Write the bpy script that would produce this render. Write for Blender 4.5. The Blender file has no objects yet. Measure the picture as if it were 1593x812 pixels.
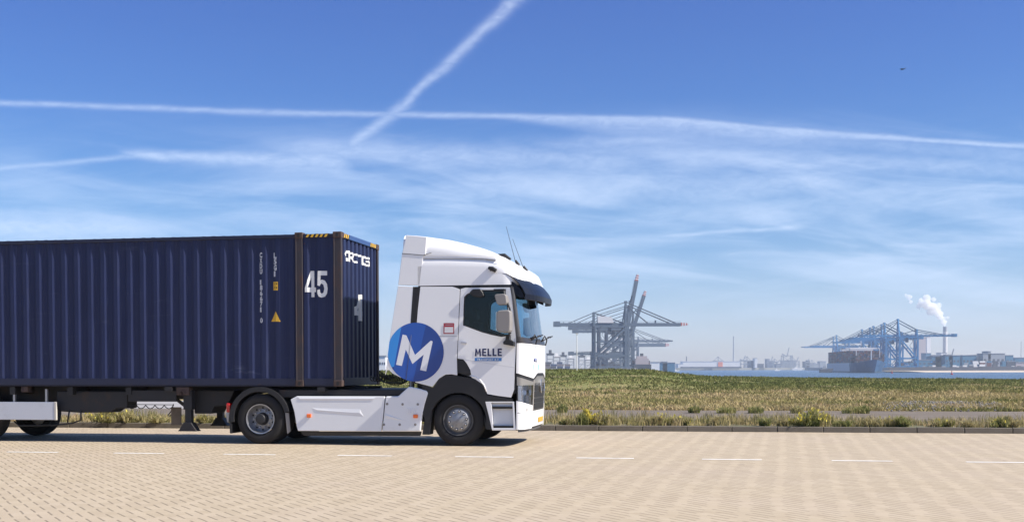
import bpy, bmesh, math, random
import numpy as np
from mathutils import Vector, Matrix, noise
from mathutils.geometry import tessellate_polygon
R = math.radians
random.seed(7)
rng = np.random.default_rng(7)
scene = bpy.context.scene
COL = scene.collection

# ------------------------------------------------------------------ camera
F, PITCH, ROLL, YH, H = 1803.0, R(-1.5), R(-0.1), 572.4, 1.44
YP = YH - F * math.tan(PITCH)
cam = bpy.data.cameras.new('camera'); camo = bpy.data.objects.new('camera', cam); COL.objects.link(camo)
RM = Matrix.Rotation(math.pi / 2 + PITCH, 3, 'X') @ Matrix.Rotation(ROLL, 3, 'Z')
camo.matrix_world = Matrix.Translation((0, 0, H)) @ RM.to_4x4()
cam.sensor_width = 36; cam.lens = F * 36 / 1593
cam.shift_y = (YP - 406) / 1593; cam.clip_end = 20000; cam.clip_start = .1
scene.camera = camo

# ------------------------------------------------------------------ light
SUN_EL, SUN_AZ = R(42), R(-16.8)            # direction TO the sun, azimuth from +X
EXPOSURE = 0.85
scene.view_settings.view_transform = 'Standard'; scene.view_settings.look = 'None'
scene.view_settings.exposure = EXPOSURE; scene.view_settings.gamma = 1
scene.view_settings.use_curve_mapping = False
sd = Vector((math.cos(SUN_EL) * math.cos(SUN_AZ), math.cos(SUN_EL) * math.sin(SUN_AZ), math.sin(SUN_EL)))
sun = bpy.data.lights.new('sun', 'SUN'); sun.energy = 4.6; sun.angle = R(.53); sun.color = (1, .93, .82)
suno = bpy.data.objects.new('sun', sun); COL.objects.link(suno)
suno.rotation_euler = sd.to_track_quat('Z', 'Y').to_euler()
scene.cycles.volume_step_rate = 1; scene.cycles.volume_bounces = 4
scene.cycles.max_bounces = 8; scene.cycles.transparent_max_bounces = 16
scene.cycles.use_adaptive_sampling = True

world = bpy.data.worlds.new('World'); scene.world = world; world.use_nodes = True


class NT:
    """small node-building helper"""
    def __init__(s, tree): s.t = tree; s.n = tree.nodes; s.l = tree.links
    def new(s, typ, **kw):
        n = s.n.new(typ)
        for k, v in kw.items(): setattr(n, k, v)
        return n
    def put(s, node, idx, v):
        if isinstance(v, bpy.types.NodeSocket): s.l.new(v, node.inputs[idx])
        elif v is not None: node.inputs[idx].default_value = v
    def math(s, op, a, b=None, c=None, clamp=False):
        n = s.new('ShaderNodeMath', operation=op, use_clamp=clamp); s.put(n, 0, a); s.put(n, 1, b); s.put(n, 2, c); return n.outputs[0]
    def sm(s, v, a, b):       # smoothstep
        n = s.new('ShaderNodeMapRange', interpolation_type='SMOOTHSTEP'); s.put(n, 0, v); s.put(n, 1, a); s.put(n, 2, b); n.inputs[3].default_value = 0; n.inputs[4].default_value = 1; return n.outputs[0]
    def noise(s, vec, scale, detail=4, rough=.55, dist=0):
        n = s.new('ShaderNodeTexNoise'); s.put(n, 'Vector', vec); n.inputs['Scale'].default_value = scale
        n.inputs['Detail'].default_value = detail; n.inputs['Roughness'].default_value = rough; n.inputs['Distortion'].default_value = dist
        return n.outputs['Fac']
    def xyz(s, x, y, z=0.0):
        n = s.new('ShaderNodeCombineXYZ'); s.put(n, 0, x); s.put(n, 1, y); s.put(n, 2, z); return n.outputs[0]
    def sep(s, v):
        n = s.new('ShaderNodeSeparateXYZ'); s.put(n, 0, v); return n.outputs
    def mix(s, f, a, b, blend='MIX'):
        n = s.new('ShaderNodeMix', data_type='RGBA', blend_type=blend)
        s.put(n, 0, f); s.put(n, 6, a); s.put(n, 7, b); return n.outputs[2]
    def ramp(s, f, stops):
        n = s.new('ShaderNodeValToRGB'); s.put(n, 0, f); e = n.color_ramp.elements
        while len(e) > len(stops): e.remove(e[-1])
        while len(e) < len(stops): e.new(1)
        for k, (p, c) in enumerate(stops): e[k].position = p; e[k].color = (*c[:3], 1)
        return n.outputs[0]


def build_world():
    N = NT(world.node_tree); N.n.clear()
    out = N.new('ShaderNodeOutputWorld'); bg = N.new('ShaderNodeBackground'); bg.inputs[1].default_value = .12
    sky = N.new('ShaderNodeTexSky', sky_type='NISHITA'); sky.sun_disc = False
    sky.sun_elevation = SUN_EL; sky.sun_rotation = math.pi / 2 - SUN_AZ
    sky.altitude = 0; sky.air_density = 1.0; sky.dust_density = .6; sky.ozone_density = 3.0
    tc = N.new('ShaderNodeTexCoord').outputs['Generated']
    x, y, z = N.sep(tc)
    zz = N.math('MAXIMUM', z, .012)
    az = N.math('DIVIDE', x, N.math('MAXIMUM', y, .05))          # tangent of bearing in front of the camera
    el = N.math('DIVIDE', z, N.math('MAXIMUM', y, .05))          # tangent of height above the horizon
    cx = N.math('DIVIDE', x, zz); cy = N.math('DIVIDE', y, zz)   # position on a cloud sheet one unit up
    # high cirrus veil: streaks stretched along X, on the cloud sheet
    v1 = N.xyz(N.math('MULTIPLY', az, 3.2), N.math('MULTIPLY', N.math('ADD', el, N.math('MULTIPLY', az, .10)), 22))
    n1 = N.noise(v1, 1.3, 6, .58, .6)
    v2 = N.xyz(N.math('MULTIPLY', az, 9.0), N.math('MULTIPLY', N.math('SUBTRACT', el, N.math('MULTIPLY', az, .16)), 70), 3.3)
    n2 = N.noise(v2, 1.1, 5, .6, .4)
    cov = N.math('ADD', N.math('MULTIPLY', N.sm(n1, .38, .72), .75), N.math('MULTIPLY', N.sm(n2, .45, .85), .35))
    band = N.math('MULTIPLY', N.sm(el, .235, .15), N.math('ADD', .35, N.math('MULTIPLY', N.sm(el, .02, .10), .65)))
    band = N.math('MULTIPLY', band, N.math('ADD', .55, N.math('MULTIPLY', N.sm(az, -.45, .05), .45)))
    veil = N.math('MULTIPLY', N.math('MULTIPLY', cov, band), .54)
    # named bright streaks and contrails: (az0, el0, az1, el1, width0, width1, strength, wobble)
    strips = [(-.142, .188, -.088, .228, .0040, .0040, .34, .0015), (-.096, .222, .022, .333, .0028, .0052, .36, .0034),
              (-.46, .170, -.28, .186, .0016, .0020, .24, .0006),
              (-.33, .184, -.14, .176, .0025, .0080, .40, .0030), (-.20, .188, .12, .176, .0075, .0085, .30, .0050),
              (.03, .186, .48, .168, .0100, .0080, .22, .0050), (.12, .2050, .48, .1790, .010, .006, .18, .0040),
              (-.50, .124, -.31, .118, .013, .009, .42, .0050), (.13, .113, .25, .121, .0013, .0018, .30, .0010),
              (-.05, .150, .30, .156, .013, .011, .28, .0070), (.02, .190, .16, .196, .007, .005, .22, .0050), (.10, .130, .44, .148, .010, .012, .22, .0060), (.0, .098, .14, .112, .006, .004, .22, .0030),
              (.02, .112, .10, .110, .0016, .0014, .22, .0010), (-.03, .088, .12, .090, .005, .006, .18, .0030)]
    wob = N.math('SUBTRACT', N.noise(N.xyz(N.math('MULTIPLY', az, 22), N.math('MULTIPLY', el, 22)), 1.0, 3, .5), .5)
    fray = N.noise(N.xyz(N.math('MULTIPLY', az, 60), N.math('MULTIPLY', el, 160)), 1.0, 6, .65, .8)
    soft = N.noise(N.xyz(N.math('MULTIPLY', az, 16), N.math('MULTIPLY', el, 40), 5.0), 1.0, 4, .55)
    tot = None
    for (a0, e0, a1, e1, w0, w1, st, wb) in strips:
        L = math.hypot(a1 - a0, e1 - e0); ux, uy = (a1 - a0) / L, (e1 - e0) / L
        da = N.math('SUBTRACT', az, a0); de = N.math('SUBTRACT', el, e0)
        s = N.math('ADD', N.math('MULTIPLY', da, ux), N.math('MULTIPLY', de, uy))
        d = N.math('ADD', N.math('MULTIPLY', da, -uy), N.math('MULTIPLY', de, ux))
        d = N.math('ADD', d, N.math('MULTIPLY', wob, wb * 3))
        t = N.math('DIVIDE', s, L)
        w = N.math('ADD', w0, N.math('MULTIPLY', t, w1 - w0))
        w = N.math('MULTIPLY', w, N.math('ADD', .6, N.math('MULTIPLY', soft, .8)))
        w = N.math('MAXIMUM', w, .0008)
        q = N.math('DIVIDE', d, w)
        g = N.math('EXPONENT', N.math('MULTIPLY', N.math('MULTIPLY', q, q), -.7))
        ef = .04 / L if w0 > .0045 else .012 / L
        ends = N.math('MULTIPLY', N.sm(t, -ef, ef), N.sm(t, 1 + ef, 1 - ef))
        g = N.math('MULTIPLY', N.math('MULTIPLY', g, ends), st)
        tot = g if tot is None else N.math('MAXIMUM', tot, g)
    # the long trail that crosses the whole view, sagging slowly to the right
    MAIN = [(-.46, .2285), (-.33, .2240), (-.20, .2190), (-.05, .2165), (.06, .2140), (.145, .2115), (.22, .2050), (.32, .1970), (.46, .1880)]
    fr = N.new('ShaderNodeFloatCurve'); N.l.new(N.math('ADD', az, .5, clamp=True), fr.inputs[1]); cv = fr.mapping.curves[0]
    while len(cv.points) < len(MAIN): cv.points.new(.5, .5)
    for pt, (a_, e_) in zip(cv.points, MAIN): pt.location = (a_ + .5, e_ * 3)
    fr.mapping.update()
    d = N.math('SUBTRACT', N.math('SUBTRACT', el, N.math('MULTIPLY', fr.outputs[0], 1 / 3)), N.math('MULTIPLY', wob, .0028))
    w = N.math('MULTIPLY', .0021, N.math('ADD', .6, N.math('MULTIPLY', soft, .8)))
    below = N.math('MULTIPLY', N.sm(d, .001, -.001), N.math('MULTIPLY', N.sm(az, -.02, .10), N.sm(az, .34, .2)))
    w = N.math('MULTIPLY', w, N.math('ADD', 1.0, N.math('MULTIPLY', below, 3.6)))
    q = N.math('DIVIDE', d, w); g = N.math('MULTIPLY', N.math('EXPONENT', N.math('MULTIPLY', N.math('MULTIPLY', q, q), -.7)), N.math('ADD', .30, N.math('MULTIPLY', N.sm(az, -.2, .2), .10)))
    tot = N.math('MAXIMUM', tot, g)
    tot = N.math('MULTIPLY', tot, N.math('ADD', .25, N.math('MULTIPLY', fray, 1.35)))
    front = N.math('GREATER_THAN', y, .06)
    cl = N.math('MULTIPLY', N.math('SUBTRACT', 1.0, N.math('MULTIPLY', N.math('SUBTRACT', 1.0, veil), N.math('SUBTRACT', 1.0, tot))), front)
    cl = N.math('MINIMUM', cl, .92)
    # richer blue overhead, paler at the horizon
    grade = N.ramp(N.math('MULTIPLY', z, 2.2), GRADE)
    c = N.mix(1.0, sky.outputs[0], grade, 'MULTIPLY')
    c = N.mix(cl, c, CLOUD)
    N.l.new(c, bg.inputs[0]); N.l.new(bg.outputs[0], out.inputs[0])


GRADE = [(0, (.62, .60, .72)), (.12, (.45, .52, .68)), (.30, (.26, .42, .62)), (.50, (.20, .35, .62)), (.70, (.19, .31, .62)), (1, (.62, .68, .80))]
CLOUD = (4.2, 4.8, 5.9, 1)
build_world()

# ------------------------------------------------------------------ picture -> place helpers
def ray(px, py):
    return RM @ Vector(((px - 796.5) / F, -(py - YP) / F, -1))
def G(px, py, z=0.0):
    d = ray(px, py); t = (z - H) / d.z; return Vector((0, 0, H)) + d * t
def At(px, py, Y):
    d = ray(px, py); return Vector((0, 0, H)) + d * (Y / d.y)
TH = R(10.3); TC, TS = math.cos(TH), math.sin(TH)
_d = ray(532, 600.5); P0 = Vector((_d.x / _d.y * 21.8, 21.8, 0))
def S(px, py, yt=0.0):
    """point of the side plane y = yt in the truck's own frame (x forward, y away, z up) -> (x, z)"""
    d = ray(px, py); o = Vector((0, 0, H)) - P0
    t = (yt - (o.x * TS + o.y * TC)) / (d.x * TS + d.y * TC); q = o + d * t
    return (q.x * TC - q.y * TS, q.z)
def SP(lst, yt=0.0): return [S(a, b, yt) for a, b in lst]

# ------------------------------------------------------------------ materials
MATS = {}
def mat(name, color, rough=.6, metal=0.0, coat=0.0, spec=.5, vary=0.0, vscale=3.0, bump=0.0, bscale=40, dirt=None, dscale=2.0, dlo=.5, dhi=.75, damt=.6, stretch=(1, 1, 1), emit=None):
    if name in MATS: return MATS[name]
    m = bpy.data.materials.new(name); m.use_nodes = True; N = NT(m.node_tree)
    b = N.n['Principled BSDF']; b.inputs['Roughness'].default_value = rough; b.inputs['Metallic'].default_value = metal
    b.inputs['Coat Weight'].default_value = coat; b.inputs['Coat Roughness'].default_value = .06; b.inputs['Specular IOR Level'].default_value = spec
    c = (*color, 1)
    tc = N.new('ShaderNodeTexCoord').outputs['Object']
    if stretch != (1, 1, 1):
        mp = N.new('ShaderNodeMapping'); N.l.new(tc, mp.inputs[0]); mp.inputs['Scale'].default_value = stretch; tc = mp.outputs[0]
    cur = None
    if vary:
        n = N.noise(tc, vscale, 5)
        f = N.math('ADD', 1 - vary, N.math('MULTIPLY', n, 2 * vary))
        vm = N.new('ShaderNodeVectorMath', operation='SCALE'); vm.inputs[0].default_value = color; N.l.new(f, vm.inputs[3]); cur = vm.outputs[0]
    if dirt:
        n = N.noise(tc, dscale, 7, .65)
        f = N.math('MULTIPLY', N.sm(n, dlo, dhi), damt)
        cur = N.mix(f, cur if cur is not None else c, (*dirt, 1))
        rr = N.math('ADD', rough, N.math('MULTIPLY', f, .4), clamp=True); N.l.new(rr, b.inputs['Roughness'])
    if cur is not None: N.l.new(cur, b.inputs['Base Color'])
    else: b.inputs['Base Color'].default_value = c
    if bump:
        bn = N.new('ShaderNodeBump'); bn.inputs['Strength'].default_value = bump; bn.inputs['Distance'].default_value = .02
        N.l.new(N.noise(tc, bscale, 4), bn.inputs['Height']); N.l.new(bn.outputs[0], b.inputs['Normal'])
    if emit: b.inputs['Emission Color'].default_value = (*emit, 1); b.inputs['Emission Strength'].default_value = 1
    MATS[name] = m; return m

white = mat('white_paint', (.80, .80, .81), .32, coat=.5, vary=.015, dirt=(.55, .52, .47), dscale=1.6, dlo=.55, dhi=.95, damt=.25)
skirtm = mat('white_skirt_paint', (.76, .77, .79), .38, coat=.3, dirt=(.45, .42, .37), dscale=2.2, dlo=.5, dhi=.9, damt=.35)
black = mat('black_plastic', (.011, .011, .013), .5, vary=.2, dirt=(.04, .035, .03), dscale=4, dlo=.5, dhi=.9, damt=.5)
frame_m = mat('chassis_black', (.014, .014, .017), .6, dirt=(.09, .05, .03), dscale=3, dlo=.52, dhi=.8, damt=.55)
rubber = mat('tyre_rubber', (.013, .012, .013), .85, dirt=(.04, .036, .03), dscale=5, dlo=.4, dhi=.9, damt=.5, bump=.2, bscale=60)
dkgrey = mat('dark_grey_plastic', (.06, .06, .065), .45)
grey = mat('grey_plastic', (.24, .225, .215), .42)
silver = mat('wheel_silver', (.30, .31, .33), .42, metal=.55, dirt=(.12, .10, .08), dscale=9, dlo=.4, dhi=.8, damt=.6)
steel = mat('bare_steel', (.42, .43, .46), .35, metal=.8, dirt=(.16, .13, .1), dscale=8, dlo=.45, dhi=.85, damt=.5)
chrome = mat('chrome', (.75, .76, .78), .15, metal=1)
blue_c = mat('container_blue', (.012, .019, .066), .50, vary=.22, vscale=1.3, dirt=(.05, .058, .10), dscale=1.5, dlo=.5, dhi=.85, damt=.30, spec=.35, stretch=(2.5, 1, .7), bump=.05, bscale=6)
blue_r = mat('container_rail_blue', (.010, .014, .042), .5, vary=.2, dirt=(.07, .04, .028), dscale=2.5, dlo=.56, dhi=.8, damt=.5, stretch=(2, 2, 3))
rust = mat('rusted_post', (.030, .026, .034), .65, vary=.3, dirt=(.075, .040, .030), dscale=3.0, dlo=.45, dhi=.72, damt=.7, stretch=(2, 2, .8), bump=.1)
castm = mat('rusty_casting', (.065, .040, .033), .75, vary=.3, vscale=8, dirt=(.03, .025, .03), dscale=9, dlo=.45, dhi=.7, damt=.7, bump=.2)
mark_w = mat('marking_white', (.78, .78, .76), .5, dirt=(.35, .36, .42), dscale=9, dlo=.5, dhi=.8, damt=.4)
mark_f = mat('faded_white_marking', (.42, .44, .50), .6, dirt=(.10, .12, .22), dscale=14, dlo=.45, dhi=.7, damt=.6)
yellow = mat('yellow_sticker', (.72, .42, .03), .5, dirt=(.3, .2, .06), dscale=20, dlo=.45, dhi=.7, damt=.5)
logo_b = mat('logo_blue', (.010, .050, .26), .25, coat=.4)
logo_l = mat('logo_light_blue', (.03, .26, .70), .3, coat=.4)
navy = mat('navy_lettering', (.012, .016, .085), .35)
bar_b = mat('blue_bar', (.05, .20, .50), .35)
red_s = mat('red_sticker', (.36, .03, .05), .4)
orange = mat('orange_lens', (.85, .16, .02), .25, coat=.5)
redl = mat('red_lens', (.5, .015, .015), .25, coat=.5)
brown = mat('mud_flap_brown', (.15, .115, .08), .8, vary=.2, dirt=(.06, .05, .04), dscale=4, dlo=.4, dhi=.7, damt=.5)
board_m = mat('pale_board', (.55, .57, .62), .4, dirt=(.3, .28, .25), dscale=3, dlo=.5, dhi=.8, damt=.4)
plate_y = mat('yellow_plate', (.50, .29, .03), .5)
seatm = mat('dark_cloth', (.03, .03, .035), .9)
skin = mat('skin', (.45, .26, .18), .6)
navy_visor = mat('tinted_visor', (.006, .009, .020), .35, spec=.22)

def glass_mat(name, tint, alpha, rough=.02):
    m = bpy.data.materials.new(name); m.use_nodes = True; N = NT(m.node_tree); N.n.clear()
    out = N.new('ShaderNodeOutputMaterial'); tr = N.new('ShaderNodeBsdfTransparent'); tr.inputs[0].default_value = (*tint, 1)
    gl = N.new('ShaderNodeBsdfGlossy'); gl.inputs['Roughness'].default_value = rough; gl.inputs[0].default_value = (.9, .95, 1, 1)
    fr = N.new('ShaderNodeFresnel'); fr.inputs[0].default_value = 1.5
    mx = N.new('ShaderNodeMixShader'); N.l.new(N.math('ADD', fr.outputs[0], alpha, clamp=True), mx.inputs[0])
    N.l.new(tr.outputs[0], mx.inputs[1]); N.l.new(gl.outputs[0], mx.inputs[2]); N.l.new(mx.outputs[0], out.inputs[0]); return m
glass = glass_mat('side_glass', (.56, .68, .74), -.012)
glass_w = glass_mat('windscreen_glass', (.62, .78, .84), .10)
lens_m = glass_mat('lamp_lens', (.85, .9, .95), .12)

# ------------------------------------------------------------------ mesh builder
class MB:
    def __init__(s): s.v = []; s.f = []; s.m = []
    def add(s, vs, fs, mi=0):
        o = len(s.v); s.v += [tuple(v) for v in vs]; s.f += [tuple(i + o for i in f) for f in fs]; s.m += [mi] * len(fs)
    def box(s, x0, x1, y0, y1, z0, z1, mi=0):
        s.add([(x0, y0, z0), (x1, y0, z0), (x1, y1, z0), (x0, y1, z0), (x0, y0, z1), (x1, y0, z1), (x1, y1, z1), (x0, y1, z1)],
              [(0, 3, 2, 1), (4, 5, 6, 7), (0, 1, 5, 4), (1, 2, 6, 5), (2, 3, 7, 6), (3, 0, 4, 7)], mi)
    def beam(s, a, b, w, h=None, mi=0, up=(0, 0, 1)):
        a, b = Vector(a), Vector(b); h = h or w; d = (b - a).normalized(); u = Vector(up)
        if abs(d.dot(u)) > .98: u = Vector((1, 0, 0)) if abs(d.x) < .9 else Vector((0, 1, 0))
        r = d.cross(u).normalized(); u = r.cross(d); r *= w / 2; u *= h / 2
        s.add([a - r - u, a + r - u, a + r + u, a - r + u, b - r - u, b + r - u, b + r + u, b - r + u],
              [(0, 1, 2, 3), (7, 6, 5, 4), (0, 4, 5, 1), (1, 5, 6, 2), (2, 6, 7, 3), (3, 7, 4, 0)], mi)
    def tube(s, pts, r, seg=8, mi=0, caps=True):
        pts = [Vector(p) for p in pts]; rs = r if isinstance(r, (list, tuple)) else [r] * len(pts); o = len(s.v); prev = None
        for i, p in enumerate(pts):
            d = (pts[min(i + 1, len(pts) - 1)] - pts[max(i - 1, 0)]).normalized()
            u = prev if prev is not None else (Vector((0, 0, 1)) if abs(d.z) < .9 else Vector((1, 0, 0)))
            a = d.cross(u)
            if a.length < 1e-4: a = d.orthogonal()
            a.normalize(); b = a.cross(d).normalized(); prev = b
            for k in range(seg):
                t = 2 * math.pi * k / seg; s.v.append(tuple(p + (a * math.cos(t) + b * math.sin(t)) * rs[i]))
        for i in range(len(pts) - 1):
            for k in range(seg):
                s.f.append((o + i * seg + k, o + i * seg + (k + 1) % seg, o + (i + 1) * seg + (k + 1) % seg, o + (i + 1) * seg + k)); s.m.append(mi)
        if caps:
            s.f.append(tuple(o + k for k in reversed(range(seg)))); s.m.append(mi)
            s.f.append(tuple(o + (len(pts) - 1) * seg + k for k in range(seg))); s.m.append(mi)
    def rev(s, prof, c, seg=40, axis='y', mi=0):
        """revolve (offset along axis, radius) pairs about the axis through c"""
        o = len(s.v); n = len(prof)
        for k in range(seg):
            t = 2 * math.pi * k / seg
            for (q, r) in prof:
                if axis == 'y': s.v.append((c[0] + r * math.cos(t), c[1] + q, c[2] + r * math.sin(t)))
                else: s.v.append((c[0] + r * math.cos(t), c[1] + r * math.sin(t), c[2] + q))
        for k in range(seg):
            for j in range(n - 1):
                s.f.append((o + k * n + j, o + k * n + j + 1, o + ((k + 1) % seg) * n + j + 1, o + ((k + 1) % seg) * n + j)); s.m.append(mi)
    def prism(s, xz, y0, y1, holes=(), mi=0):
        """outline in the x-z plane (with holes) given thickness from y0 to y1"""
        loops = [list(xz)] + [list(h) for h in holes]
        flat = [p for l in loops for p in l]; n = len(flat)
        if holes:
            tris = tessellate_polygon([[Vector((p[0], p[1], 0)) for p in l] for l in loops])
        else: tris = [tuple(range(n))]
        o = len(s.v); s.v += [(p[0], y0, p[1]) for p in flat] + [(p[0], y1, p[1]) for p in flat]
        for t in tris:
            s.f.append(tuple(o + i for i in t)); s.m.append(mi); s.f.append(tuple(o + n + i for i in reversed(t))); s.m.append(mi)
        st = 0
        for l in loops:
            k = len(l)
            for i in range(k):
                a, b = st + i, st + (i + 1) % k
                s.f.append((o + b, o + a, o + n + a, o + n + b)); s.m.append(mi)
            st += k
    def grid(s, fn, nu, nv, mi=0, flip=False):
        o = len(s.v)
        for i in range(nu + 1):
            for j in range(nv + 1): s.v.append(tuple(fn(i / nu, j / nv)))
        for i in range(nu):
            for j in range(nv):
                a, b, c, d = o + i * (nv + 1) + j, o + (i + 1) * (nv + 1) + j, o + (i + 1) * (nv + 1) + j + 1, o + i * (nv + 1) + j + 1
                s.f.append((a, d, c, b) if flip else (a, b, c, d)); s.m.append(mi)
    def build(s, name, mats, parent=None, bevel=0, smooth=False, seg=2, recalc=True, loc=None, rz=None):
        me = bpy.data.meshes.new(name); me.from_pydata(s.v, [], s.f)
        for m in (mats if isinstance(mats, (list, tuple)) else [mats]): me.materials.append(m)
        if any(s.m): me.polygons.foreach_set('material_index', s.m)
        if recalc:
            bm = bmesh.new(); bm.from_mesh(me); bmesh.ops.recalc_face_normals(bm, faces=bm.faces[:]); bm.to_mesh(me); bm.free()
        if smooth: me.polygons.foreach_set('use_smooth', [True] * len(me.polygons))
        me.update(); ob = bpy.data.objects.new(name, me); COL.objects.link(ob)
        if parent: ob.parent = parent
        if loc is not None: ob.location = loc
        if rz is not None: ob.rotation_euler.z = rz
        if smooth == 'auto' or (smooth and bevel):
            md = ob.modifiers.new('edges', 'EDGE_SPLIT'); md.split_angle = R(35)
        if bevel:
            b = ob.modifiers.new('bevel', 'BEVEL'); b.width = bevel; b.segments = seg; b.limit_method = 'ANGLE'; b.angle_limit = R(35); b.harden_normals = False
            if smooth and 'edges' in ob.modifiers: ob.modifiers.remove(ob.modifiers['edges'])
        return ob

def tag(o, label=None, cat=None, group=None, kind=None):
    if label: o['label'] = label
    if cat: o['category'] = cat
    if group: o['group'] = group
    if kind: o['kind'] = kind
    return o
def empty(name, loc=(0, 0, 0), rz=0):
    o = bpy.data.objects.new(name, None); COL.objects.link(o); o.location = loc; o.rotation_euler.z = rz; o.empty_display_size = .2; return o
def copy_tree(o, parent=None):
    c = o.copy(); COL.objects.link(c)
    if parent: c.parent = parent; c.matrix_parent_inverse = o.matrix_parent_inverse.copy()
    for ch in list(o.children): copy_tree(ch, c)
    return c
def text_mesh(body, size=1.0, offset=0.0, extrude=0.0, xs=1.0, spacing=1.0, align='LEFT'):
    """lettering as a list of polygons in a plane: (verts, faces), baseline along +x, up +y"""
    cu = bpy.data.curves.new('t', 'FONT'); cu.body = body; cu.size = size; cu.offset = offset; cu.align_x = align; cu.space_character = spacing
    cu.resolution_u = 3; cu.fill_mode = 'FRONT' if hasattr(cu, 'fill_mode') else 'FRONT'
    ob = bpy.data.objects.new('t', cu); COL.objects.link(ob); bpy.context.view_layer.update()
    me = bpy.data.meshes.new_from_object(ob.evaluated_get(bpy.context.evaluated_depsgraph_get()))
    vs = [(v.co.x * xs, v.co.y) for v in me.vertices]; fs = [tuple(p.vertices) for p in me.polygons]
    bpy.data.objects.remove(ob); bpy.data.curves.remove(cu); bpy.data.meshes.remove(me)
    return vs, fs

# ------------------------------------------------------------------ ground: paved lot, kerb, road, field
KA = R(-8.6); KC, KS = math.cos(KA), math.sin(KA); KO = Vector((0, 26.78, 0))
def K(u, v, z=0.0): return Vector((KO.x + u * KC - v * KS, KO.y + u * KS + v * KC, z))   # along the kerb, across it

def paving_mat():
    m = bpy.data.materials.new('block_paving'); m.use_nodes = True; N = NT(m.node_tree); b = N.n['Principled BSDF']
    P = N.new('ShaderNodeTexCoord').outputs['Object']
    ds = N.new('ShaderNodeTexNoise'); ds.inputs['Scale'].default_value = 1.3; N.l.new(P, ds.inputs['Vector'])
    px, py, pz = N.sep(P)
    wv = N.math('MULTIPLY', N.math('SUBTRACT', ds.outputs['Fac'], .5), .05)
    px = N.math('ADD', px, wv)
    A = R(-60); W = .118; PIT = .50
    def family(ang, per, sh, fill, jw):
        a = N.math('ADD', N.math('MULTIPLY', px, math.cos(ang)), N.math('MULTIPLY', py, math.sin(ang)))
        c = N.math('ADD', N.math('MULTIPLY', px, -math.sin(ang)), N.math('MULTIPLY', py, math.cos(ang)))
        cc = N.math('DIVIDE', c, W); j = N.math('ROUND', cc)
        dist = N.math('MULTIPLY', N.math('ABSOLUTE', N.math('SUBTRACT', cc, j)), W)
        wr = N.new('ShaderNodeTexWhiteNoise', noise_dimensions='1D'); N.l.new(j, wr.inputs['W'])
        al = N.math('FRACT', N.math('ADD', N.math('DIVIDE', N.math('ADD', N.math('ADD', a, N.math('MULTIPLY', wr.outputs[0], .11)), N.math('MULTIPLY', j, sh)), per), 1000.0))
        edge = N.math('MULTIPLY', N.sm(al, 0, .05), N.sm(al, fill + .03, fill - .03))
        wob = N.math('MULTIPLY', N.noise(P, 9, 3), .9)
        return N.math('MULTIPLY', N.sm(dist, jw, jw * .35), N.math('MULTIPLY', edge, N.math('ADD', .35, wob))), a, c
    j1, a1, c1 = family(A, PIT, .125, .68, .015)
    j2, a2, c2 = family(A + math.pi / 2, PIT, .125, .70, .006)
    # each block its own tone
    cell = N.xyz(N.math('FLOOR', N.math('DIVIDE', c1, W)), N.math('FLOOR', N.math('DIVIDE', N.math('ADD', a1, N.math('MULTIPLY', N.math('FLOOR', N.math('DIVIDE', c1, W)), .125)), .25)))
    wn = N.new('ShaderNodeTexWhiteNoise'); N.l.new(cell, wn.inputs[0])
    big = N.noise(P, .35, 4, .6); mid = N.noise(P, 2.2, 5, .6); fine = N.noise(P, 60, 3)
    base = N.ramp(N.math('ADD', N.math('MULTIPLY', wn.outputs[0], .45), N.math('MULTIPLY', mid, .55)), [(0, (.345, .275, .188)), (.45, (.405, .328, .230)), (1, (.465, .382, .278))])
    base = N.mix(N.math('MULTIPLY', N.sm(big, .42, .70), .28), base, (.395, .315, .255, 1))
    base = N.mix(N.math('MULTIPLY', N.sm(fine, .3, .8), .22), base, (.34, .29, .22, 1))
    streak = N.noise(N.xyz(N.math('MULTIPLY', px, .25), N.math('MULTIPLY', py, 2.2)), 1.0, 5, .6)
    base = N.mix(N.math('MULTIPLY', N.sm(streak, .5, .8), .14), base, (.31, .26, .20, 1))
    jn = N.math('MAXIMUM', j1, N.math('MULTIPLY', j2, .30))  # sun direction put into the colour: sunlit cross joints fainter than shaded ones
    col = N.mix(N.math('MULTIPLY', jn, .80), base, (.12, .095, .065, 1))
    spots = N.sm(N.noise(P, 3.1, 2, .3), .76, .79)
    col = N.mix(N.math('MULTIPLY', spots, .45), col, (.12, .09, .07, 1))
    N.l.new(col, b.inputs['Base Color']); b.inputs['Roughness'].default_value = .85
    bn = N.new('ShaderNodeBump'); bn.inputs['Strength'].default_value = .35; bn.inputs['Distance'].default_value = .01
    N.l.new(N.math('SUBTRACT', N.math('MULTIPLY', fine, .3), jn), bn.inputs['Height']); N.l.new(bn.outputs[0], b.inputs['Normal'])
    return m

def quad(name, pts, m, kind='structure', zs=None):
    b = MB(); b.add(pts, [tuple(range(len(pts)))]); o = b.build(name, m, recalc=False); o['kind'] = kind
    return o
quad('paved_lot', [K(-90, -60), K(90, -60), K(90, .0), K(-90, .0)], paving_mat())
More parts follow.
